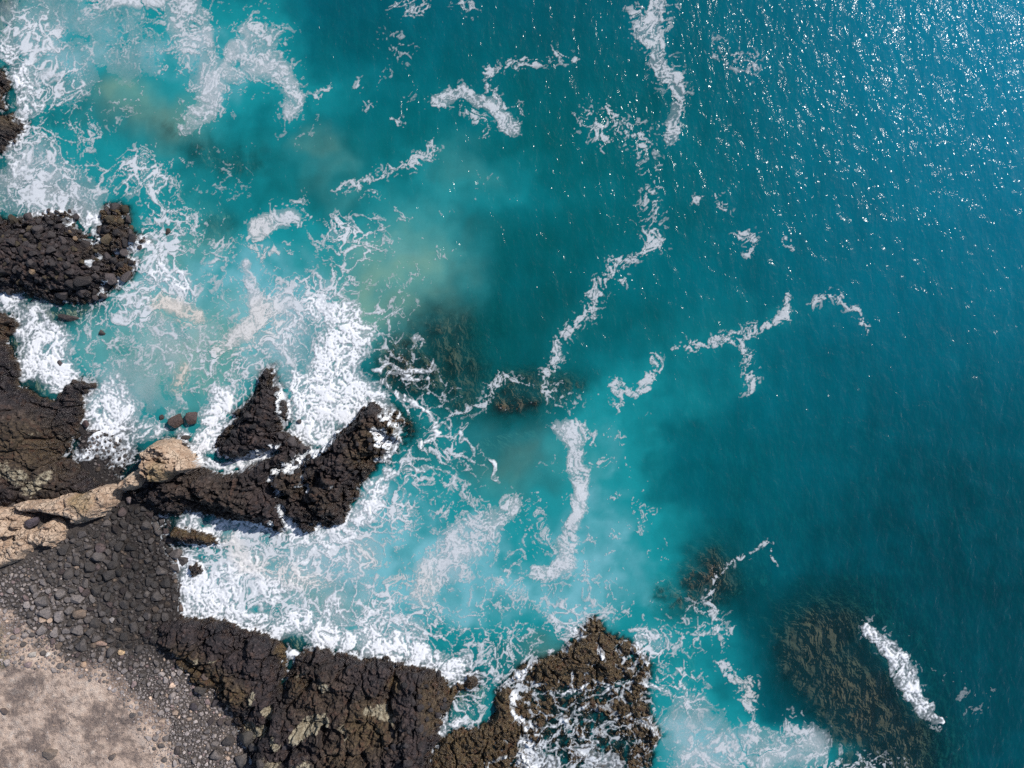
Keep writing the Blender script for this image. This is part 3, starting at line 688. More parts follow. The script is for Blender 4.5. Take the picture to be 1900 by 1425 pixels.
streak([(838, 772, 6), (870, 762, 5), (895, 752, 7), (905, 725, 8), (930, 703, 9), (955, 700, 5), (968, 708, 4), (985, 722, 4)], .76, .30)
streak([(992, 718, 4), (1005, 730, 6), (1035, 728, 5), (1045, 705, 3)], .62, .26)
streak([(1040, 802, 16), (1082, 793, 15), (1062, 820, 18), (1070, 850, 16), (1079, 890, 16), (1075, 930, 14), (1069, 960, 12), (1054, 985, 10), (1046, 1010, 15), (1046, 1040, 18), (1026, 1062, 14), (996, 1066, 13)], .88, .30, 'tall column of pale foam right of the lower centre', soft=0.35)
streak([(1075, 1045, 9), (1085, 1055, 7)], .66, .3); streak([(1060, 745, 24), (1040, 770, 18)], .40, .24); streak([(1100, 805, 7), (1108, 828, 5)], .62, .25); streak([(1085, 1000, 14), (1080, 970, 10)], .5, .3)
streak([(835, 890, 9), (862, 915, 13), (890, 938, 10)], .70, .34)
streak([(955, 938, 14), (925, 955, 17), (885, 985, 30), (850, 1012, 38), (830, 1040, 34), (800, 1068, 30), (788, 1092, 22)], .80, .40, 'broad mottled foam patch in front of the cove', soft=0.38)
streak([(985, 960, 20), (990, 1010, 20), (1020, 1010, 20)], .46, .3); streak([(938, 1062, 10), (930, 1082, 11)], .66, .32); streak([(955, 1035, 14), (960, 1080, 14)], .42, .3)
streak([(740, 950, 16), (760, 975, 18), (735, 1000, 14)], .55, .34); streak([(830, 940, 20), (800, 930, 16)], .5, .3)
streak([(1432, 1008, 4), (1400, 1025, 4), (1370, 1045, 5), (1345, 1056, 4), (1326, 1070, 6), (1320, 1090, 6), (1318, 1112, 8), (1326, 1150, 10), (1332, 1172, 8)], .72, .28, 'thin foam thread over a submerged rock above the reef platform')
streak([(1426, 1020, 2.5), (1443, 1046, 2.5)], .66, .2); streak([(1356, 1162, 8), (1346, 1190, 6)], .62, .3)
streak([(1338, 1225, 9), (1352, 1250, 12), (1372, 1268, 14), (1392, 1265, 9), (1384, 1290, 12), (1392, 1330, 8), (1402, 1370, 14)], .84, .32, 'ragged foam patch between the reef platform and submerged reef')
for p in ([(1300, 1415, 40), (1400, 1405, 34), (1440, 1392, 18), (1480, 1350, 14), (1500, 1380, 18), (1520, 1412, 22), (1560, 1425, 18), (1620, 1420, 14)],): streak(p, .66, .42)
streak([(1660, 1420, 30), (1600, 1410, 25)], .38, .25)
# breaker on the submerged reef
v = add(D_s, [(1608, 1165, 10), (1625, 1182, 17), (1648, 1206, 20), (1668, 1238, 26), (1688, 1270, 23), (1704, 1300, 18), (1714, 1322, 17), (1742, 1338, 3)], .80, .75); NAMED.append(('white breaker crest tumbling beside the submerged reef', v*1.6))
streak([(1615, 1165, 12), (1660, 1215, 18), (1700, 1290, 16), (1735, 1335, 8)], .45, .34)
streak([(1690, 1210, 10), (1720, 1240, 14), (1775, 1258, 8), (1800, 1330, 16), (1830, 1290, 14)], .26, .22)
# patches in the upper left
streak([(325, -20, 25), (330, 0, 26), (350, 40, 32), (360, 80, 30), (375, 120, 26), (395, 160, 26), (390, 195, 18), (362, 220, 12), (350, 236, 8)], .64, .42, 'large veil of foam hanging from the top edge, upper left', soft=0.5)
streak([(466, 52, 14), (485, 75, 26), (470, 108, 28), (505, 112, 22), (530, 150, 20), (545, 180, 16), (530, 208, 9)], .66, .40, 'square-topped foam patch beside the upper left veil', soft=0.5)
streak([(430, 130, 22), (440, 95, 16)], .6, .4, soft=.6); streak([(590, 182, 10), (612, 170, 6)], .62, .3); streak([(668, 158, 7)], .6, .3); streak([(748, 232, 9), (738, 222, 7)], .66, .3); streak([(690, 190, 10)], .55, .3)
streak([(740, 8, 14), (782, 16, 15), (762, -5, 14)], .62, .36); streak([(740, 80, 30)], .38, .26); streak([(190, 0, 22), (255, 0, 14), (300, 2, 12)], .78, .35, soft=.6); streak([(850, 0, 12), (880, 20, 10)], .48, .3)
streak([(700, 150, 14), (730, 130, 10)], .36, .2); streak([(760, 180, 20)], .34, .2)
streak([(480, 428, 17), (500, 414, 13), (540, 404, 14), (550, 418, 7)], .86, .34, 'curled foam patch right of the rubble outcrop', soft=0.45); streak([(470, 450, 15), (490, 470, 13), (512, 466, 7)], .82, .3)
streak([(620, 500, 8), (560, 375, 18), (530, 385, 18), (520, 400, 14)], .46, .3)
streak([(458, 495, 7), (465, 530, 11), (475, 560, 13), (480, 590, 18), (455, 612, 14), (430, 632, 12), (410, 650, 8), (398, 662, 6)], .82, .34, 'smooth creamy foam tongue left of the main surf', soft=0.6); streak([(500, 575, 16), (535, 568, 12)], .70, .3, soft=.5)
streak([(222, 596, 6), (265, 582, 8), (300, 566, 9), (340, 566, 11), (370, 582, 13)], .82, .3, 'cream foam bar below the rubble outcrop', soft=0.6)
streak([(340, 690, 8), (335, 715, 9)], .7, .3); streak([(395, 690, 9), (390, 710, 8)], .6, .3)
add(CREAM, [(300, 566, 20), (370, 582, 22)], .7, .8); add(CREAM, [(340, 690, 16), (335, 715, 16)], .8, .8); add(CREAM, [(430, 1000, 14), (450, 1050, 16), (540, 1060, 20), (600, 1090, 14)], .34, .9); add(CREAM, [(480, 590, 40), (410, 650, 20)], .35, .8)
add(CREAM, [(1385, 1275, 24)], .3, .8); add(CREAM, [(690, 1030, 30), (790, 1090, 30)], .25, .8); add(CREAM, [(480, 430, 40), (490, 470, 30)], .22, .8)

for p, a in (([(60, 20, 60), (150, 30, 70), (240, 90, 60)], .20), ([(1280, 1350, 50), (1330, 1410, 60)], .26), ([(1300, 1420, 50), (1420, 1400, 40), (1500, 1380, 30)], .40), ([(100, 60, 60), (140, 140, 50)], .16), ([(340, 620, 60), (240, 720, 60)], .22), ([(60, 340, 60), (150, 370, 40)], .35), ([(600, 1040, 90)], .22), ([(520, 640, 60)], .25)): add(D_v, p, a, .95)

# lace and surf along the shore: (map x, map y, radius, strength)
for (x, y, r, a) in [(60, 80, 75, .58), (110, 160, 65, .54), (60, 270, 75, .52), (150, 250, 45, .40), (90, 360, 95, .60), (170, 330, 60, .42), (250, 320, 50, .60), (290, 340, 35, .62), (300, 390, 45, .55), (340, 410, 45, .48),
                     (300, 470, 60, .68), (330, 530, 45, .70), (260, 560, 60, .60), (200, 610, 70, .42), (330, 640, 90, .42), (430, 690, 90, .50), (520, 600, 90, .56), (590, 560, 60, .66), (660, 450, 60, .50), (640, 430, 40, .58), (690, 420, 30, .5), (640, 510, 50, .46), (730, 560, 60, .36), (700, 590, 50, .46),
                     (760, 690, 70, .36), (720, 650, 50, .38), (800, 740, 60, .38), (830, 820, 60, .47), (870, 850, 40, .40), (760, 870, 50, .50), (730, 940, 50, .62), (650, 1010, 70, .62), (580, 1030, 70, .62), (480, 1010, 80, .68), (430, 1060, 90, .78),
                     (540, 1090, 80, .60), (640, 1120, 60, .50), (700, 1130, 70, .58), (790, 1160, 70, .52), (760, 1090, 50, .4), (880, 1180, 80, .42), (960, 1190, 70, .42), (1060, 1150, 60, .48), (900, 1240, 50, .46), (860, 1320, 45, .55), (880, 1300, 30, .5),
                     (1000, 1300, 80, .42), (1080, 1260, 70, .40), (1150, 1250, 70, .42), (1170, 1340, 70, .43), (1060, 1380, 90, .46), (960, 1260, 45, .48), (1200, 1200, 40, .6), (1260, 1260, 50, .50), (1280, 1300, 40, .46), (1300, 1160, 60, .40), (1240, 1180, 50, .40), (1110, 1120, 60, .38),
                     (980, 1390, 50, .58), (450, 560, 70, .34), (400, 500, 60, .32), (560, 520, 50, .30), (410, 470, 40, .42), (150, 100, 60, .32), (240, 60, 90, .25), (220, 220, 40, .26), (400, 330, 90, .26), (550, 240, 60, .25), (870, 930, 60, .30), (820, 880, 60, .36), (930, 1130, 90, .36), (1020, 1090, 60, .34)]:
    add(D_l, [(x, y, r)], a, .9)
for (x, y, r, a) in [(20, 95, 22, .85), (55, 60, 20, .62), (45, 145, 26, .85), (60, 190, 28, .80), (30, 300, 22, .72), (10, 270, 14, .7), (172, 405, 13, .95), (175, 430, 9, .8), (245, 360, 14, .6), (290, 470, 22, .7), (340, 520, 22, .85), (300, 505, 26, .78), (260, 560, 24, .66), (270, 445, 12, .8),
                     (20, 560, 26, .86), (60, 600, 36, .92), (90, 650, 44, .95), (110, 690, 34, .95), (60, 680, 26, .9), (110, 720, 16, .9), (170, 750, 18, .6), (205, 760, 46, .92), (200, 800, 38, .94), (170, 830, 26, .80), (240, 800, 30, .78), (230, 840, 24, .8), (270, 800, 24, .7), (215, 710, 22, .7), (300, 800, 20, .7), (340, 805, 14, .8),
                     (410, 740, 24, .94), (395, 775, 26, .95), (385, 815, 24, .98), (370, 840, 14, .98), (430, 735, 14, .8), (330, 760, 26, .5), (440, 700, 26, .5),
                     (590, 570, 30, .80), (640, 590, 36, .92), (660, 620, 30, .98), (630, 650, 44, 1.0), (610, 700, 46, 1.0), (590, 760, 44, 1.0), (560, 720, 24, .98), (640, 740, 50, .95), (690, 740, 30, .85), (570, 800, 26, 1.0), (600, 805, 18, .95), (540, 700, 18, .9), (720, 760, 14, .75), (530, 640, 26, .62), (545, 600, 30, .62),
                     (700, 900, 20, .90), (690, 930, 24, .86), (670, 960, 24, .82), (720, 880, 16, .8), (750, 860, 9, .7), (640, 990, 34, .82), (560, 1000, 14, .8), (550, 985, 9, .95), (600, 1010, 30, .74),
                     (350, 965, 22, .88), (400, 985, 26, .80), (440, 1000, 24, .70), (350, 1040, 22, .9), (360, 1090, 34, .98), (350, 1120, 22, 1.0), (400, 1120, 34, .96), (420, 1080, 36, .86), (460, 1050, 36, .86), (440, 1130, 30, .9), (500, 1090, 36, .84), (480, 1150, 22, .9), (520, 1165, 24, .86), (560, 1060, 32, .76), (540, 1220, 9, .95),
                     (560, 1150, 32, .92), (600, 1175, 28, .96), (640, 1190, 22, .92), (690, 1190, 28, .94), (730, 1200, 26, .94), (770, 1215, 22, .95), (810, 1225, 20, .92), (845, 1240, 20, .98), (860, 1225, 14, .8), (700, 1150, 38, .72), (760, 1170, 32, .72), (620, 1140, 34, .74),
                     (1060, 1170, 12, .82), (1052, 1210, 13, .85), (1075, 1185, 12, .85), (1100, 1200, 10, .8), (1190, 1190, 10, .8), (965, 1255, 14, .8), (955, 1300, 10, .85), (970, 1375, 12, .85), (985, 1410, 24, .8), (1100, 1405, 22, .62), (1130, 1418, 24, .66), (820, 1355, 14, .8), (850, 1340, 12, .8), (1020, 1420, 20, .6)]:
    add(D_s, [(x, y, r*1.15)], a*.92 if a < .93 else a*1.02, .85)
# hand drawn lines: swash running through the gullies and round the rocks
LINES = [([(388, 854, 7), (400, 860, 8), (425, 864, 10), (455, 858, 10), (480, 848, 9), (500, 838, 7), (520, 830, 4)], .86), ([(622, 808, 8), (595, 828, 6), (562, 850, 8), (530, 865, 8), (510, 876, 6), (506, 892, 4), (520, 908, 4), (531, 918, 4)], .84),
         ([(568, 858, 3), (575, 875, 4), (565, 890, 4), (575, 905, 4), (590, 908, 3)], .72), ([(600, 915, 4), (612, 900, 3), (630, 905, 3)], .6), ([(545, 992, 8), (540, 970, 6), (532, 945, 4), (528, 935, 3)], .86), ([(513, 968, 3.5)], .9), ([(522, 735, 4), (524, 760, 3), (523, 775, 3)], .75),
         ([(690, 790, 6), (705, 800, 7), (715, 815, 7), (730, 830, 6)], .80), ([(712, 770, 6), (730, 790, 5), (735, 815, 5), (722, 840, 5)], .80), ([(690, 780, 5), (680, 800, 4)], .6), ([(720, 845, 5), (700, 850, 4)], .7),
         ([(735, 730, 4), (770, 748, 4), (800, 770, 4), (808, 790, 4), (810, 815, 5), (790, 825, 5), (785, 815, 4)], .78), ([(700, 690, 4), (720, 680, 4), (745, 690, 4), (775, 690, 4), (795, 685, 4), (797, 672, 3)], .72), ([(715, 700, 4), (745, 698, 3), (765, 705, 4), (790, 700, 3)], .68), ([(765, 640, 3), (775, 625, 4), (790, 630, 3), (785, 645, 2)], .62),
         ([(760, 770, 3), (740, 735, 4), (718, 715, 4), (705, 705, 3)], .66), ([(810, 795, 2.5), (820, 785, 3), (835, 795, 3), (825, 805, 2)], .62), ([(855, 800, 4), (870, 815, 3), (880, 840, 3)], .55), ([(913, 850, 4), (920, 875, 5), (925, 890, 4)], .62), ([(750, 870, 4), (780, 872, 4), (810, 868, 3), (830, 880, 3)], .60),
         ([(820, 855, 3), (845, 845, 3), (860, 830, 2)], .5), ([(930, 1270, 5), (950, 1255, 7), (975, 1245, 7), (990, 1235, 5)], .8), ([(955, 1290, 5), (952, 1320, 6), (965, 1335, 6)], .82), ([(968, 1345, 6), (975, 1368, 6), (962, 1390, 8), (968, 1410, 12)], .85), ([(1025, 1275, 3), (1050, 1282, 4), (1080, 1272, 4), (1100, 1260, 3)], .74),
         ([(1105, 1250, 3), (1130, 1270, 4), (1120, 1285, 5), (1095, 1290, 4)], .7), ([(1150, 1275, 4), (1180, 1268, 4), (1210, 1272, 4), (1240, 1290, 4), (1265, 1300, 3)], .76), ([(1215, 1265, 4), (1240, 1250, 4), (1258, 1240, 3)], .7), ([(1180, 1330, 4), (1200, 1330, 5), (1215, 1350, 5), (1225, 1370, 5), (1215, 1385, 5)], .76),
         ([(1000, 1400, 4), (1040, 1385, 4), (1080, 1380, 4), (1110, 1375, 3)], .66), ([(960, 1330, 4), (1000, 1355, 5), (1040, 1340, 4), (1070, 1320, 4), (1100, 1300, 4)], .66), ([(1110, 1205, 7), (1118, 1215, 6)], .85), ([(1180, 1195, 6), (1195, 1215, 5), (1203, 1235, 4)], .75), ([(905, 1415, 3), (930, 1402, 3), (945, 1398, 2)], .62),
         ([(935, 1270, 3), (915, 1250, 3), (900, 1230, 3), (880, 1215, 3)], .6), ([(1020, 1215, 3), (990, 1220, 3), (965, 1228, 4)], .66), ([(1280, 1285, 3), (1262, 1320, 4), (1255, 1340, 3)], .56), ([(1230, 1165, 3), (1260, 1160, 2.5), (1300, 1160, 2.5)], .5),
         ([(150, 412, 6), (160, 425, 5)], .8), ([(165, 450, 4), (185, 455, 5), (195, 448, 4)], .66), ([(215, 468, 4), (240, 464, 4), (258, 452, 4)], .74), ([(180, 500, 3), (185, 480, 3)], .5), ([(222, 520, 4), (200, 525, 3), (190, 545, 3)], .7), ([(140, 425, 4), (130, 415, 4)], .6),
         ([(180, 815, 6), (200, 830, 8), (165, 845, 6), (140, 838, 5)], .72), ([(210, 850, 8), (225, 865, 6)], .58)]
for pts, a in LINES:
    if pts[0][0] > 925 and pts[0][1] > 1190: pts = [(p[0], p[1], p[2]*.62) for p in pts]; a = a*.92
    add(D_s, pts, a, .55); add(D_l, [(p[0], p[1], p[2]*2.2) for p in pts], a*.55, .9)
    add(WASH, [(p[0], p[1], p[2]*1.6) for p in pts], 1.0, .4)
# fringe of white water round everything that breaks the surface close to shore
shore = ss(3.5, 0, -sdf(COAST, GX[c4], GY[c4])); SH = up4(shore)
near = ss(-.7, -.05, HM)*ss(.45, .1, HM)*(HM > -.6)
rockish = (HM > GROUND+.05)
SURF = np.maximum(D_s, D_l)[c4]
for _ in range(4):
    p_ = np.pad(SURF, 2, 'edge'); SURF = np.maximum(SURF*.9, sum(p_[i:i+SURF.shape[0], j:j+SURF.shape[1]] for i in (0, 2, 4) for j in (0, 2, 4))/9.0)
SURF = up4(ss(.22, .6, SURF))
D_s = np.maximum(D_s, near*SURF*np.where(rockish, .88, .62)*ss(980, 900, GX*PX+950))
D_l = np.maximum(D_l, near*.40*np.maximum(SH, rockish*.8))
dl = np.clip(D_l*1.16-.14, 0, 1); df = np.clip(D_f*1.20-.14, 0, .95); ds = np.clip(D_s*1.42-.33, 0, .985)
a_l = ss(-.06, .34, LACE-(1-dl))*ss(.0, .12, dl)*(.70+.30*ss(.2, .6, dl))
fz = SOLID-(1-ds)
a_s = ss(-.16, .75, fz)*ss(.0, .2, ds)
ff = FLECK-(1-df)
a_f = ss(-.04, .40, ff)*ss(0, .10, df)*.72
veil = np.maximum(np.maximum(ss(.22, .95, D_s)*.66, ss(.5, .85, D_f)*.18), ss(.25, .8, D_l)*.22)*np.clip(.72+.9*clump+.55*finec+.25*grain, 0, 1.4)
fine = ridged(SX*2.4, SY*2.4, 2, 121)
zone = up4(np.clip(.6*ss(.05, .5, aer)+.5*ss(16, 3, -sdf(COAST, GX[c4], GY[c4])), 0, 1))
fa = ss(1-.11*zone, 1.06-.11*zone, eq(fine+.9*clump+.25*grain+.5*big))*.6*ss(.1, .4, zone)
cloud = fbm(SX*.45, SY*.45, 4, 131)
a_v = D_v*np.clip(.78+1.1*cloud+.22*grain+.25*(FLECK-.5), 0, 1.15)
alpha = 1-(1-a_l)*(1-a_s)*(1-a_f)*(1-veil*.8)*(1-np.clip(a_v, 0, .9))
alpha = np.clip(np.maximum(alpha, fa), 0, 1)
# foam only lies on water, or on rock that the swash runs over
over = HM-SEAZ
lim = .04+.10*clump+1.9*WASH+.16*ss(930, 990, GX*PX+950)*ss(-1140/PX, -1180/PX, (GY*PX-712.5)/PX)
alpha = alpha*ss(.10, -.05, over-lim)
thick = np.clip(D_s, 0, 1)*a_s
FZ = np.maximum(SEAZ, HM+.0)+.03+thick*(.02+.07*(.5+clump))

# water sheet on every third grid point, widened out to the horizon
s3 = (slice(0, None, 3), slice(0, None, 3))
X3, Y3 = GX[s3], GY[s3]
depth = np.clip(SEAZ[s3]-HM[s3], 0.02, 12.0)
mist = np.clip(alpha, 0, 1)[c4]
for _ in range(10):
    p_ = np.pad(mist, 1, 'edge'); mist = sum(p_[i:i+mist.shape[0], j:j+mist.shape[1]] for i in (0, 1, 2) for j in (0, 1, 2))/9.0
mist = up4(mist)
AER = np.clip(AER*1.05+.55*mist*np.clip(.8+.8*clump, 0, 1.5), 0, 1.1)
A3, S3, D3 = AER[s3]*ss(-.05, 1.0, depth), SED[s3], DARK[s3]
kx = [.75, .34, .30]
turb = .9*A3+.55*S3
deep = np.array([.0, .102, .143]); turq = np.array([.008, .245, .268]); milk = np.array([.20, .47, .53]); sand = np.array([.20, .34, .25])
px3 = X3*PX+950; py3 = 712.5-Y3*PX
mott = fbm(X3*.07, Y3*.13, 4, 141, .6)+.6*fbm(X3*.5, Y3*.16, 3, 143)
greenish = ss(1750, 900, px3)*.75*ss(-100, 300, py3)
T = []; S = []
bs = []
for c in range(3):
    v = deep[c]*(1-.55*D3)*(1+.30*mott) + (np.array([.0, .112, .119])[c]-deep[c])*greenish*(1-D3*.5)
    v = v+(np.array([.004, .205, .340])[c]-v)*.95*ss(1150, 2000, px3)*ss(950, -100, py3)  # sky sheen towards the upper right, painted into the water colour
    v = v+(turq[c]-v)*ss(0, .55, A3)
    v = v+(milk[c]-v)*ss(.5, 1.15, A3)*.8
    v = v+(sand[c]-v)*np.clip(S3*1.0, 0, .8)
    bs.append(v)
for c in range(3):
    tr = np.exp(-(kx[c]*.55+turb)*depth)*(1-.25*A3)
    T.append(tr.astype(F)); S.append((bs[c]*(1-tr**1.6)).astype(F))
# outer ring
def widen(a, mode='edge'): return np.pad(a, 10, mode)
ox = np.concatenate([-np.geomspace(2500, 57, 10), X3[0], np.geomspace(57, 2500, 10)]).astype(F)
oy = np.concatenate([-np.geomspace(2500, 45, 10), Y3[:, 0], np.geomspace(45, 2500, 10)]).astype(F)
XO, YO = np.meshgrid(ox, oy)
fade = np.clip((np.maximum(np.abs(XO)-54, np.abs(YO)-41.6))/25, 0, 1).astype(F)
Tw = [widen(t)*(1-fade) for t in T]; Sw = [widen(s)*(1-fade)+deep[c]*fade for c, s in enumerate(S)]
Zw = widen(SEAZ[s3])*(1-fade)+.05*fade
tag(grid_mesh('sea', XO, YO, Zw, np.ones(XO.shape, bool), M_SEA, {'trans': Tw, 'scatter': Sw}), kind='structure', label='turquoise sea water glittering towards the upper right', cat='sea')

keep = alpha > .07
keep[1:-1, 1:-1] |= (alpha[2:, 1:-1] > .16) | (alpha[:-2, 1:-1] > .16) | (alpha[1:-1, 2:] > .16) | (alpha[1:-1, :-2] > .16)
owner = np.full(GX.shape, -1, np.int16); best = np.full(GX.shape, .16, F); other = np.maximum(D_l, D_s)
for i, (nm, v) in enumerate(NAMED):
    m = (v > best) & (v > other*.75)
    owner[m] = i; best[m] = v[m]
def cells(msk):
    # cells follow the owner of their lower left corner so neighbouring patches meet edge to edge
    k = msk.copy()
    k[1:, :] |= msk[:-1, :]; k[:, 1:] |= msk[:, :-1]; k[1:, 1:] |= msk[:-1, :-1]
    return k & keep
for i, (nm, v) in enumerate(NAMED):
    k = cells(owner == i)
    if k.sum() < 60: continue
    jj, ii = np.nonzero(k)
    w = (slice(max(jj.min()-1, 0), jj.max()+2), slice(max(ii.min()-1, 0), ii.max()+2))
    ob = grid_mesh('foam_streak' if 'breaker' not in nm else 'breaking_wave', GX[w], GY[w], FZ[w]+(.0 if 'breaker' not in nm else .06*v[w]*(.6+clump[w])), k[w], M_FOAM, {'foam': (alpha[w], CREAM[w], thick[w])})
    tag(ob, nm, 'foam', kind='stuff')
kk = (owner < 0) & keep
ob = grid_mesh('surf_foam', GX, GY, FZ, kk, M_FOAM, {'foam': (alpha, CREAM, thick)})
tag(ob, 'white lacy surf foam swirling round the dark rocks and reef', 'foam', kind='stuff')

# ------------------------------------------------------------------ boulders, stones and pebbles
def hm_at(x, y, src=None):
    src = HM if src is None else src
    j = int(round((y-gy[0])/GS)); i = int(round((x-gx[0])/GS))
    j = min(max(j, 0), src.shape[0]-1); i = min(max(i, 0), src.shape[1]-1)
    return float(src[j, i])

def stone_mesh(name, sub, seed, planes=9):
    rnd = random.Random(seed)
    bm = bmesh.new(); bmesh.ops.create_icosphere(bm, subdivisions=sub, radius=1.0)
    off = Vector((rnd.uniform(-50, 50), rnd.uniform(-50, 50), rnd.uniform(-50, 50)))
    cuts = []
    for k in range(planes):
        n = Vector((rnd.gauss(0, 1), rnd.gauss(0, 1), rnd.gauss(0, 1))).normalized(); cuts.append((n, rnd.uniform(.42, .80)))
    sx, sy, sz = rnd.uniform(.85, 1.25), rnd.uniform(.7, 1.0), rnd.uniform(.6, .85)
    for v in bm.verts:
        p = v.co.copy()
        p *= 1+.22*mnoise.noise(p*1.3+off)
        for n, o in cuts:
            e = p.dot(n)-o
            if e > 0: p -= n*e*.97
        p *= 1+.06*mnoise.noise(p*4+off)
        v.co = Vector((p.x*sx, p.y*sy, p.z*sz))
    me = bpy.data.meshes.new(name); bm.to_mesh(me); bm.free()
    for f in me.polygons: f.use_smooth = False
    return me
STONES = []
for k in range(12):
    me = stone_mesh('boulder_mesh', 3, 100+k, 11); me.materials.append(M_BO); STONES.append(me)

rnd = random.Random(5)
def tone_at(px, py, rnd):
    wetb = max(0.0, min(1.0, 1-abs(px-(250-(py-1000)*.05))/150.0)) if py < 1240 else .25
    dry = max(0, min(1, (200-px)/200.0))*max(0, min(1, (py-1010)/100.0))
    if py > 1190: dry = max(dry, min(1, (py-1190)/60.0)*1.15)
    b = .074*(1-wetb*.58)+.10*dry
    b *= rnd.uniform(.45, 1.75)
    r, g, bl = b*1.06, b*.95, b*.93
    q = rnd.random()
    if q < .05: r, g, bl = b*1.9, b*1.45, b*1.15
    elif q < .12: r, g, bl = b*1.5, b*1.35, b*1.3
    elif q < .2: r, g, bl = b*1.05, b*.8, b*.8
    return (r, g, bl)

class Packer:
    def __init__(s, cell): s.c = cell; s.d = {}
    def ok(s, x, y, r, f=.86):
        ci, cj = int(x//s.c), int(y//s.c)
        for a in range(ci-2, ci+3):
            for b in range(cj-2, cj+3):
                for (u, v, q) in s.d.get((a, b), ()):
                    if (u-x)**2+(v-y)**2 < (f*(q+r))**2: return False
        return True
    def put(s, x, y, r): s.d.setdefault((int(x//s.c), int(y//s.c)), []).append((x, y, r))

def inside(poly, x, y):
    c = False; n = len(poly)
    for i in range(n):
        ax, ay = poly[i]; bx_, by_ = poly[(i+1) % n]
        if (ay > y) != (by_ > y) and x < (bx_-ax)*(y-ay)/(by_-ay)+ax: c = not c
    return c

placed = []                                       # (map x, map y, x, y, radius, tone, label, fixed z)
pk = Packer(.7)
def put_px(px, py, rpx, tone, label, stretch=None, z=None, name='boulder'):
    zg = hm_at(*W(px, py)); x, y = W(px, py, max(zg, 0)); r = rpx/PX
    pk.put(x, y, r); placed.append(dict(x=x, y=y, r=r, tone=tone, label=label, stretch=stretch, z=z, name=name))
# stones one can point at
put_px(83, 1218, 6, (.62, .58, .54), 'white stone on the edge of the dusty plateau', name='stone')
put_px(225, 1210, 6.5, (.50, .36, .22), 'rounded orange stone among grey stones near the plateau', name='stone')
put_px(184, 1195, 9, (.30, .21, .17), 'flat pinkish angular stone among dark boulders', (1.7, .6, .5), name='stone')
put_px(57, 1217, 8, (.32, .30, .28), 'pale grey stone left of the white stone', name='stone')
put_px(150, 1238, 6, (.42, .30, .22), 'light brown stone at the plateau edge', name='stone')
put_px(208, 1150, 6, (.30, .28, .27), 'light grey stone in the dark middle of the beach', name='stone')
put_px(243, 926, 9, (.16, .13, .13), 'smooth pale boulder under the sandstone blocks')
put_px(336, 1129, 8, (.10, .075, .065), 'brown boulder at the waterline above the lower headland', (.8, 1.25, .9))
put_px(61, 968, 13, (.055, .045, .055), 'dark purple boulder sitting in the cracked sandstone ledge', z=2.3)
put_px(7, 932, 8, (.36, .33, .29), 'pale stone beside the sandstone ledge at the left edge', z=2.6, name='stone')
put_px(457, 1367, 19, (.050, .046, .042), 'largest round grey boulder below the pale hollows')
put_px(454, 1405, 16, (.085, .078, .075), 'upright oval grey boulder near the bottom edge', (.8, 1.3, .9))
put_px(523, 1391, 12, (.060, .055, .062), 'dark angular boulder on the pale ground by the bottom edge')
put_px(378, 1275, 13, (.070, .062, .056), 'round brown boulder at the foot of the lower headland')
put_px(379, 1255, 8, (.10, .075, .065), 'reddish stone touching the round brown boulder', name='stone')
put_px(400, 1302, 10, (.06, .052, .056), 'dark boulder below the round brown one')
put_px(359, 1309, 9, (.055, .048, .056), 'dark purple boulder left of a row of round stones')
put_px(395, 1336, 8, (.055, .045, .045), 'dark round boulder, first of the row by the pale hollow')
put_px(411, 1339, 7.5, (.075, .06, .058), 'dark round boulder, second of the row by the pale hollow')
put_px(426, 1339, 7.5, (.07, .058, .055), 'dark round boulder, third of the row by the pale hollow')
put_px(425, 1373, 12, (.05, .045, .045), 'dark boulder left of the largest round one')
put_px(476, 1380, 11, (.05, .046, .046), 'dark boulder right of the largest round one')
put_px(402, 1398, 13, (.13, .115, .11), 'light grey boulder left of the upright oval one')
put_px(488, 1405, 11, (.06, .052, .05), 'dark boulder right of the upright oval one')
put_px(535, 1356, 7, (.05, .04, .045), 'small dark boulder beside the pale hollow')
put_px(330, 1393, 8, (.06, .05, .05), 'lone dark boulder in the light gravel')
put_px(94, 1400, 16, (.155, .125, .105), 'half buried brown boulder on the dusty plateau', (.9, 1.25, .5))
put_px(209, 1405, 8, (.10, .085, .08), 'dark flat stone on the dusty plateau at the bottom', name='stone')
put_px(6, 1318, 8, (.09, .07, .065), 'dark stone on the plateau at the left edge', name='stone')
put_px(330, 782, 17, (.055, .038, .034), 'larger of two brown boulders in the surf left of the spur', z=.1)
put_px(358, 776, 15, (.050, .034, .034), 'right one of two brown boulders in the surf by the spur', (.85, 1.25, 1), z=.1)
put_px(301, 773, 7, (.05, .036, .036), 'small wet boulder left of two larger ones in the surf', z=.0)
put_px(163, 787, 9, (.065, .042, .042), 'small reddish boulder at the foot of the cliff', z=.15)
put_px(130, 590, 14, (.050, .040, .040), 'elongated wet boulder between rubble outcrop and cliff', (1.6, .8, .8), z=.0)
put_px(344, 812, 9, (.05, .045, .04), 'low dark boulder at the end of the headland gully', (1.4, .6, .6), z=.1)
put_px(560, 832, 12, (.050, .043, .046), 'round dark boulder in the gap between the two spurs')
put_px(536, 820, 12, (.048, .042, .044), 'dark boulder beside the round one between the spurs')
put_px(520, 808, 9, (.046, .040, .042), 'small dark boulder at the inner edge of the left spur')
put_px(539, 844, 8, (.046, .040, .042), 'small boulder below the pair between the spurs')
put_px(557, 781, 6, (.05, .045, .05), 'small wet stone poking out of the whitest surf', z=.1, name='stone')
put_px(312, 430, 7, (.05, .035, .03), 'small brown stone awash right of the rubble outcrop', z=-.05, name='stone')
put_px(190, 617, 8, (.06, .05, .05), 'small stone awash below the rubble outcrop', z=-.12, name='stone')
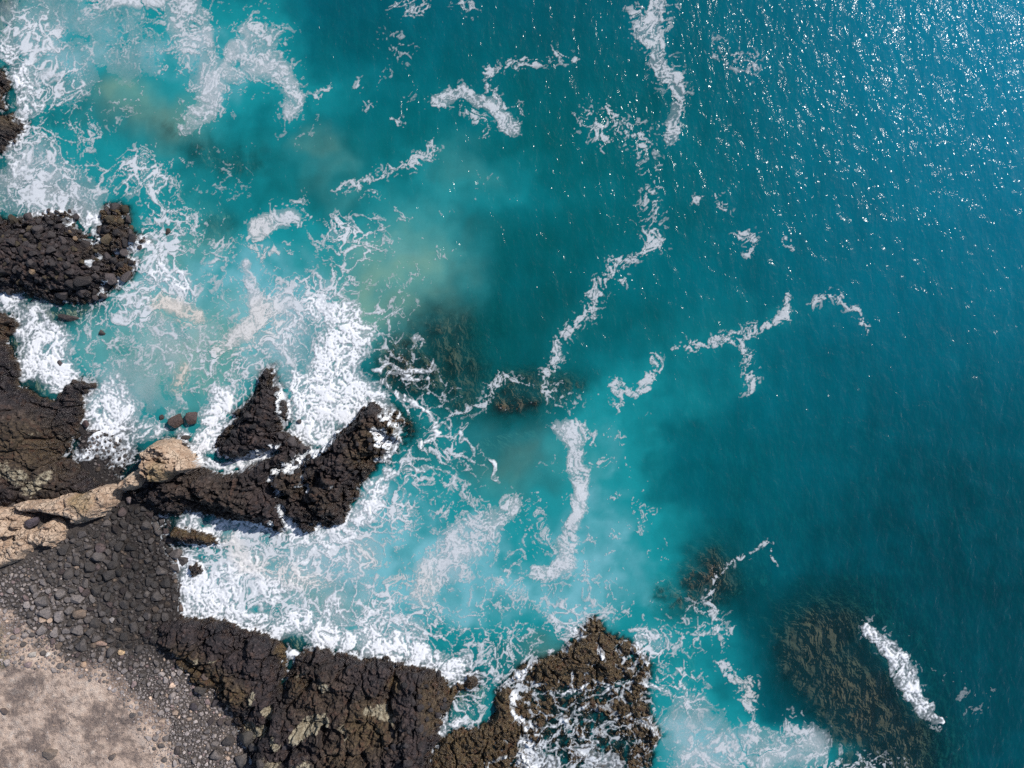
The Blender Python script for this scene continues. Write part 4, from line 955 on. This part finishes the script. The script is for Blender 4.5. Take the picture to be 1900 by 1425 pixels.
put_px(112, 674, 7, (.06, .05, .055), 'small stone half hidden by foam beside the cliff', z=-.05, name='stone')
NFIX = len(placed)

# rubble on the outcrop in the upper surf
RUB = [o for o in OUT if o['name'] == 'rubble_outcrop'][0]['poly']
rub = []
rk = Packer(.8)
def scatter(poly_pts, n, rlo, rhi, f, tries_, zmin):
    poly = Wl(poly_pts, 1.5); xs = [p[0] for p in poly]; ys = [p[1] for p in poly]; out = []
    for _ in range(tries_):
        if len(out) >= n: break
        x = rnd.uniform(min(xs), max(xs)); y = rnd.uniform(min(ys), max(ys))
        if not inside(poly, x, y) or hm_at(x, y) < zmin: continue
        r = rlo+(rhi-rlo)*rnd.random()**1.6
        if rk.ok(x, y, r, .8): rk.put(x, y, r); out.append((x, y, r))
    return out
spur_rocks = scatter([(408, 800), (440, 775), (500, 760), (540, 790), (600, 830), (575, 880), (520, 900), (440, 850)], 34, .2, .5, .8, 3000, -.2)
spur_rocks += scatter([(640, 800), (690, 760), (740, 790), (720, 850), (660, 880), (600, 900), (600, 840)], 18, .2, .42, .8, 2000, .1)
end_rocks = scatter([(738, 1285), (775, 1240), (815, 1260), (830, 1320), (800, 1420), (740, 1425), (715, 1380)], 44, .24, .62, .8, 3000, .2)
tries = 0
while len(rub) < 190 and tries < 9000:
    tries += 1
    x = rnd.uniform(-47.4, -33.2); y = rnd.uniform(7, 17.5)
    if not inside(RUB, x, y) or hm_at(x, y) < -.15: continue
    r = rnd.choice((.62, .48, .38, .3, .24))*rnd.uniform(.8, 1.15)*(1.0 if tries < 3500 else .7)
    if x > -40 and tries < 2500: r *= 1.25
    if not rk.ok(x, y, r, .74): continue
    rk.put(x, y, r); rub.append((x, y, r))

# beach boulders by dart throwing, large first
sets = []
def throw(n, poly, rlo, rhi, f, tries, zmin=.0, need=None):
    k = 0
    xs = [p[0] for p in poly]; ys = [p[1] for p in poly]
    while n > 0 and k < tries:
        k += 1
        x = rnd.uniform(max(min(xs), -49.5), max(xs)); y = rnd.uniform(max(min(ys), -38), max(ys))
        if not inside(poly, x, y): continue
        zg = hm_at(x, y)
        if zg < zmin or zg > hm_at(x, y, GROUND)+.12: continue
        r = rlo+(rhi-rlo)*rnd.random()**2.0
        if not pk.ok(x, y, r, f): continue
        pk.put(x, y, r); n -= 1
        kk = CAM_H/(CAM_H-zg)/1.0
        sets.append((x, y, r, tone_at(950+x*PX*kk, 712.5-y*PX*kk, rnd)))
ZB = Wl([(190, 975), (205, 935), (260, 945), (330, 985), (338, 1020), (335, 1060), (338, 1140), (270, 1150), (280, 1210), (200, 1200), (120, 1190), (60, 1110), (110, 1040), (140, 990)], .8)
ZC = Wl([(0, 1065), (110, 1010), (190, 960), (340, 975), (340, 1150), (300, 1200), (400, 1290), (450, 1360), (480, 1440), (310, 1440), (285, 1370), (240, 1305), (205, 1265), (150, 1240), (60, 1225), (-40, 1205)], 1.2)
ZP = Wl([(140, 820), (165, 790), (215, 800), (250, 845), (250, 880), (215, 905), (190, 890)], .2)
throw(190, ZB, .34, .72, .68, 8000, -.25)
throw(520, ZB, .20, .36, .68, 14000, -.25)
throw(420, ZC, .20, .40, .74, 9000, -.1)
throw(110, ZP, .14, .30, .85, 3500, -.2)
sets.sort(key=lambda s: -s[2])
single, rest = sets[:290], sets[290:]
small = list(rest)
sets = []
throw(2400, ZC, .10, .20, .72, 26000, -.1); throw(900, ZB, .10, .22, .66, 9000, -.2)
ZG = Wl([(200, 1240), (340, 1240), (430, 1330), (470, 1440), (300, 1440), (270, 1350)], 1.3)
throw(2200, ZG, .06, .13, .76, 22000, .1)
throw(420, PLATEAU, .04, .12, .9, 5000, .3)
small += sets

def place(name, x, y, r, tone, label, cat, group=None, stretch=None, z=None, sink=.28):
    me = STONES[rnd.randrange(len(STONES))]
    o = bpy.data.objects.new(name, me); C.objects.link(o)
    s = stretch or (1, 1, 1)
    o.scale = (r*s[0], r*s[1], r*s[2])
    o.rotation_euler = (rnd.uniform(-.3, .3), rnd.uniform(-.3, .3), rnd.uniform(0, 6.28) if not stretch else rnd.uniform(-.3, .3))
    zg = hm_at(x, y) if z is None else z
    o.location = (x, y, zg+r*s[2]*sink)
    o.color = (*tone, 1)
    return tag(o, label, cat, group)
for p in placed:
    place(p['name'], p['x'], p['y'], p['r'], p['tone'], p['label'], 'boulder' if p['name'] == 'boulder' else 'stone', None, p['stretch'], p['z'], .38 if p['z'] is None else .25)
for (x, y, r) in rub:
    b = rnd.uniform(.022, .060); q = rnd.random()
    t = (b*1.1, b*.92, b*.95) if q > .2 else (b*1.3, b*1.0, b*.6)
    if rnd.random() < .035: t = (.20, .14, .09)
    lab = 'lava block on the knobbly seaward end of the rubble outcrop' if x > -39.5 else ('lava block in the rubble along the upper rim of the outcrop' if y > 13.2 else ('lava block low on the shaded lower rim of the rubble outcrop' if y < 9.8 else 'lava block in the middle of the rubble outcrop'))
    place('lava_block', x, y, r, t, lab, 'rock', 'lava blocks on the rubble outcrop', None, None, .15)
for lst, lab, grp in ((spur_rocks, 'loose black rock lying in the gullies of the forked headland', 'loose rocks on the forked headland'), (end_rocks, 'rounded black rock heaped on the seaward end of the lower headland', 'rocks heaped on the lower headland end')):
    for (x, y, r) in lst:
        b = rnd.uniform(.016, .040)
        place('lava_rock', x, y, r, (b*1.08, b*.92, b*.98), lab, 'rock', grp, None, None, .12)
for (x, y, r, t) in single:
    bx0 = 950+x*PX*1.02; by0 = 712.5-y*PX*1.02
    if by0 < 910: lab = 'wet stone in the small pebble cove behind the sandstone block'
    elif by0 > 1215: lab = 'boulder in the pale gravel between plateau and lower headland'
    elif bx0 > 285: lab = 'wet boulder in the row nearest the cove water'
    elif by0 < 1010: lab = 'dark boulder on the upper beach beside the sandstone ledge'
    elif bx0 < 130: lab = 'dry grey boulder on the far left of the stony beach'
    elif by0 > 1140: lab = 'dark boulder on the beach just above the plateau and headland'
    elif r > .5: lab = 'large dark boulder in the middle of the stony beach'
    else: lab = 'smaller dark boulder in the middle of the stony beach'
    place('beach_boulder', x, y, r, t, lab, 'boulder', 'boulders on the stony beach')

# the small stones, one mass
lo = []
for k in range(8):
    me = stone_mesh('pebble_mesh', 1, 300+k, 7)
    V = np.array([v.co[:] for v in me.vertices], F); Q = np.array([p.vertices[:] for p in me.polygons], np.int32); lo.append((V, Q))
    bpy.data.meshes.remove(me)
VV, QQ, CC = [], [], []; nb = 0
for (x, y, r, t) in small:
    V, Q = lo[rnd.randrange(8)]
    a = rnd.uniform(0, 6.28); c, s = math.cos(a), math.sin(a)
    P = np.stack([V[:, 0]*c-V[:, 1]*s, V[:, 0]*s+V[:, 1]*c, V[:, 2]], 1)*r
    P += np.array([x, y, hm_at(x, y)+r*.25], F)
    VV.append(P); QQ.append(Q+nb); nb += len(V); CC.append(np.tile(np.array(t, F), (len(V), 1)))
ob = mesh_obj('beach_pebbles', np.concatenate(VV), np.concatenate(QQ), M_BS, {'tone': np.concatenate(CC)}, smooth=False)
tag(ob, 'small grey stones and pebbles filling the beach between the boulders', 'pebbles', kind='stuff')
tris = sum(len(o.data.polygons)*2 for o in C.objects if o.type == 'MESH')
# print('QUADS*2', tris, {o.name: len(o.data.polygons) for o in C.objects if o.type == 'MESH' and len(o.data.polygons) > 15000})
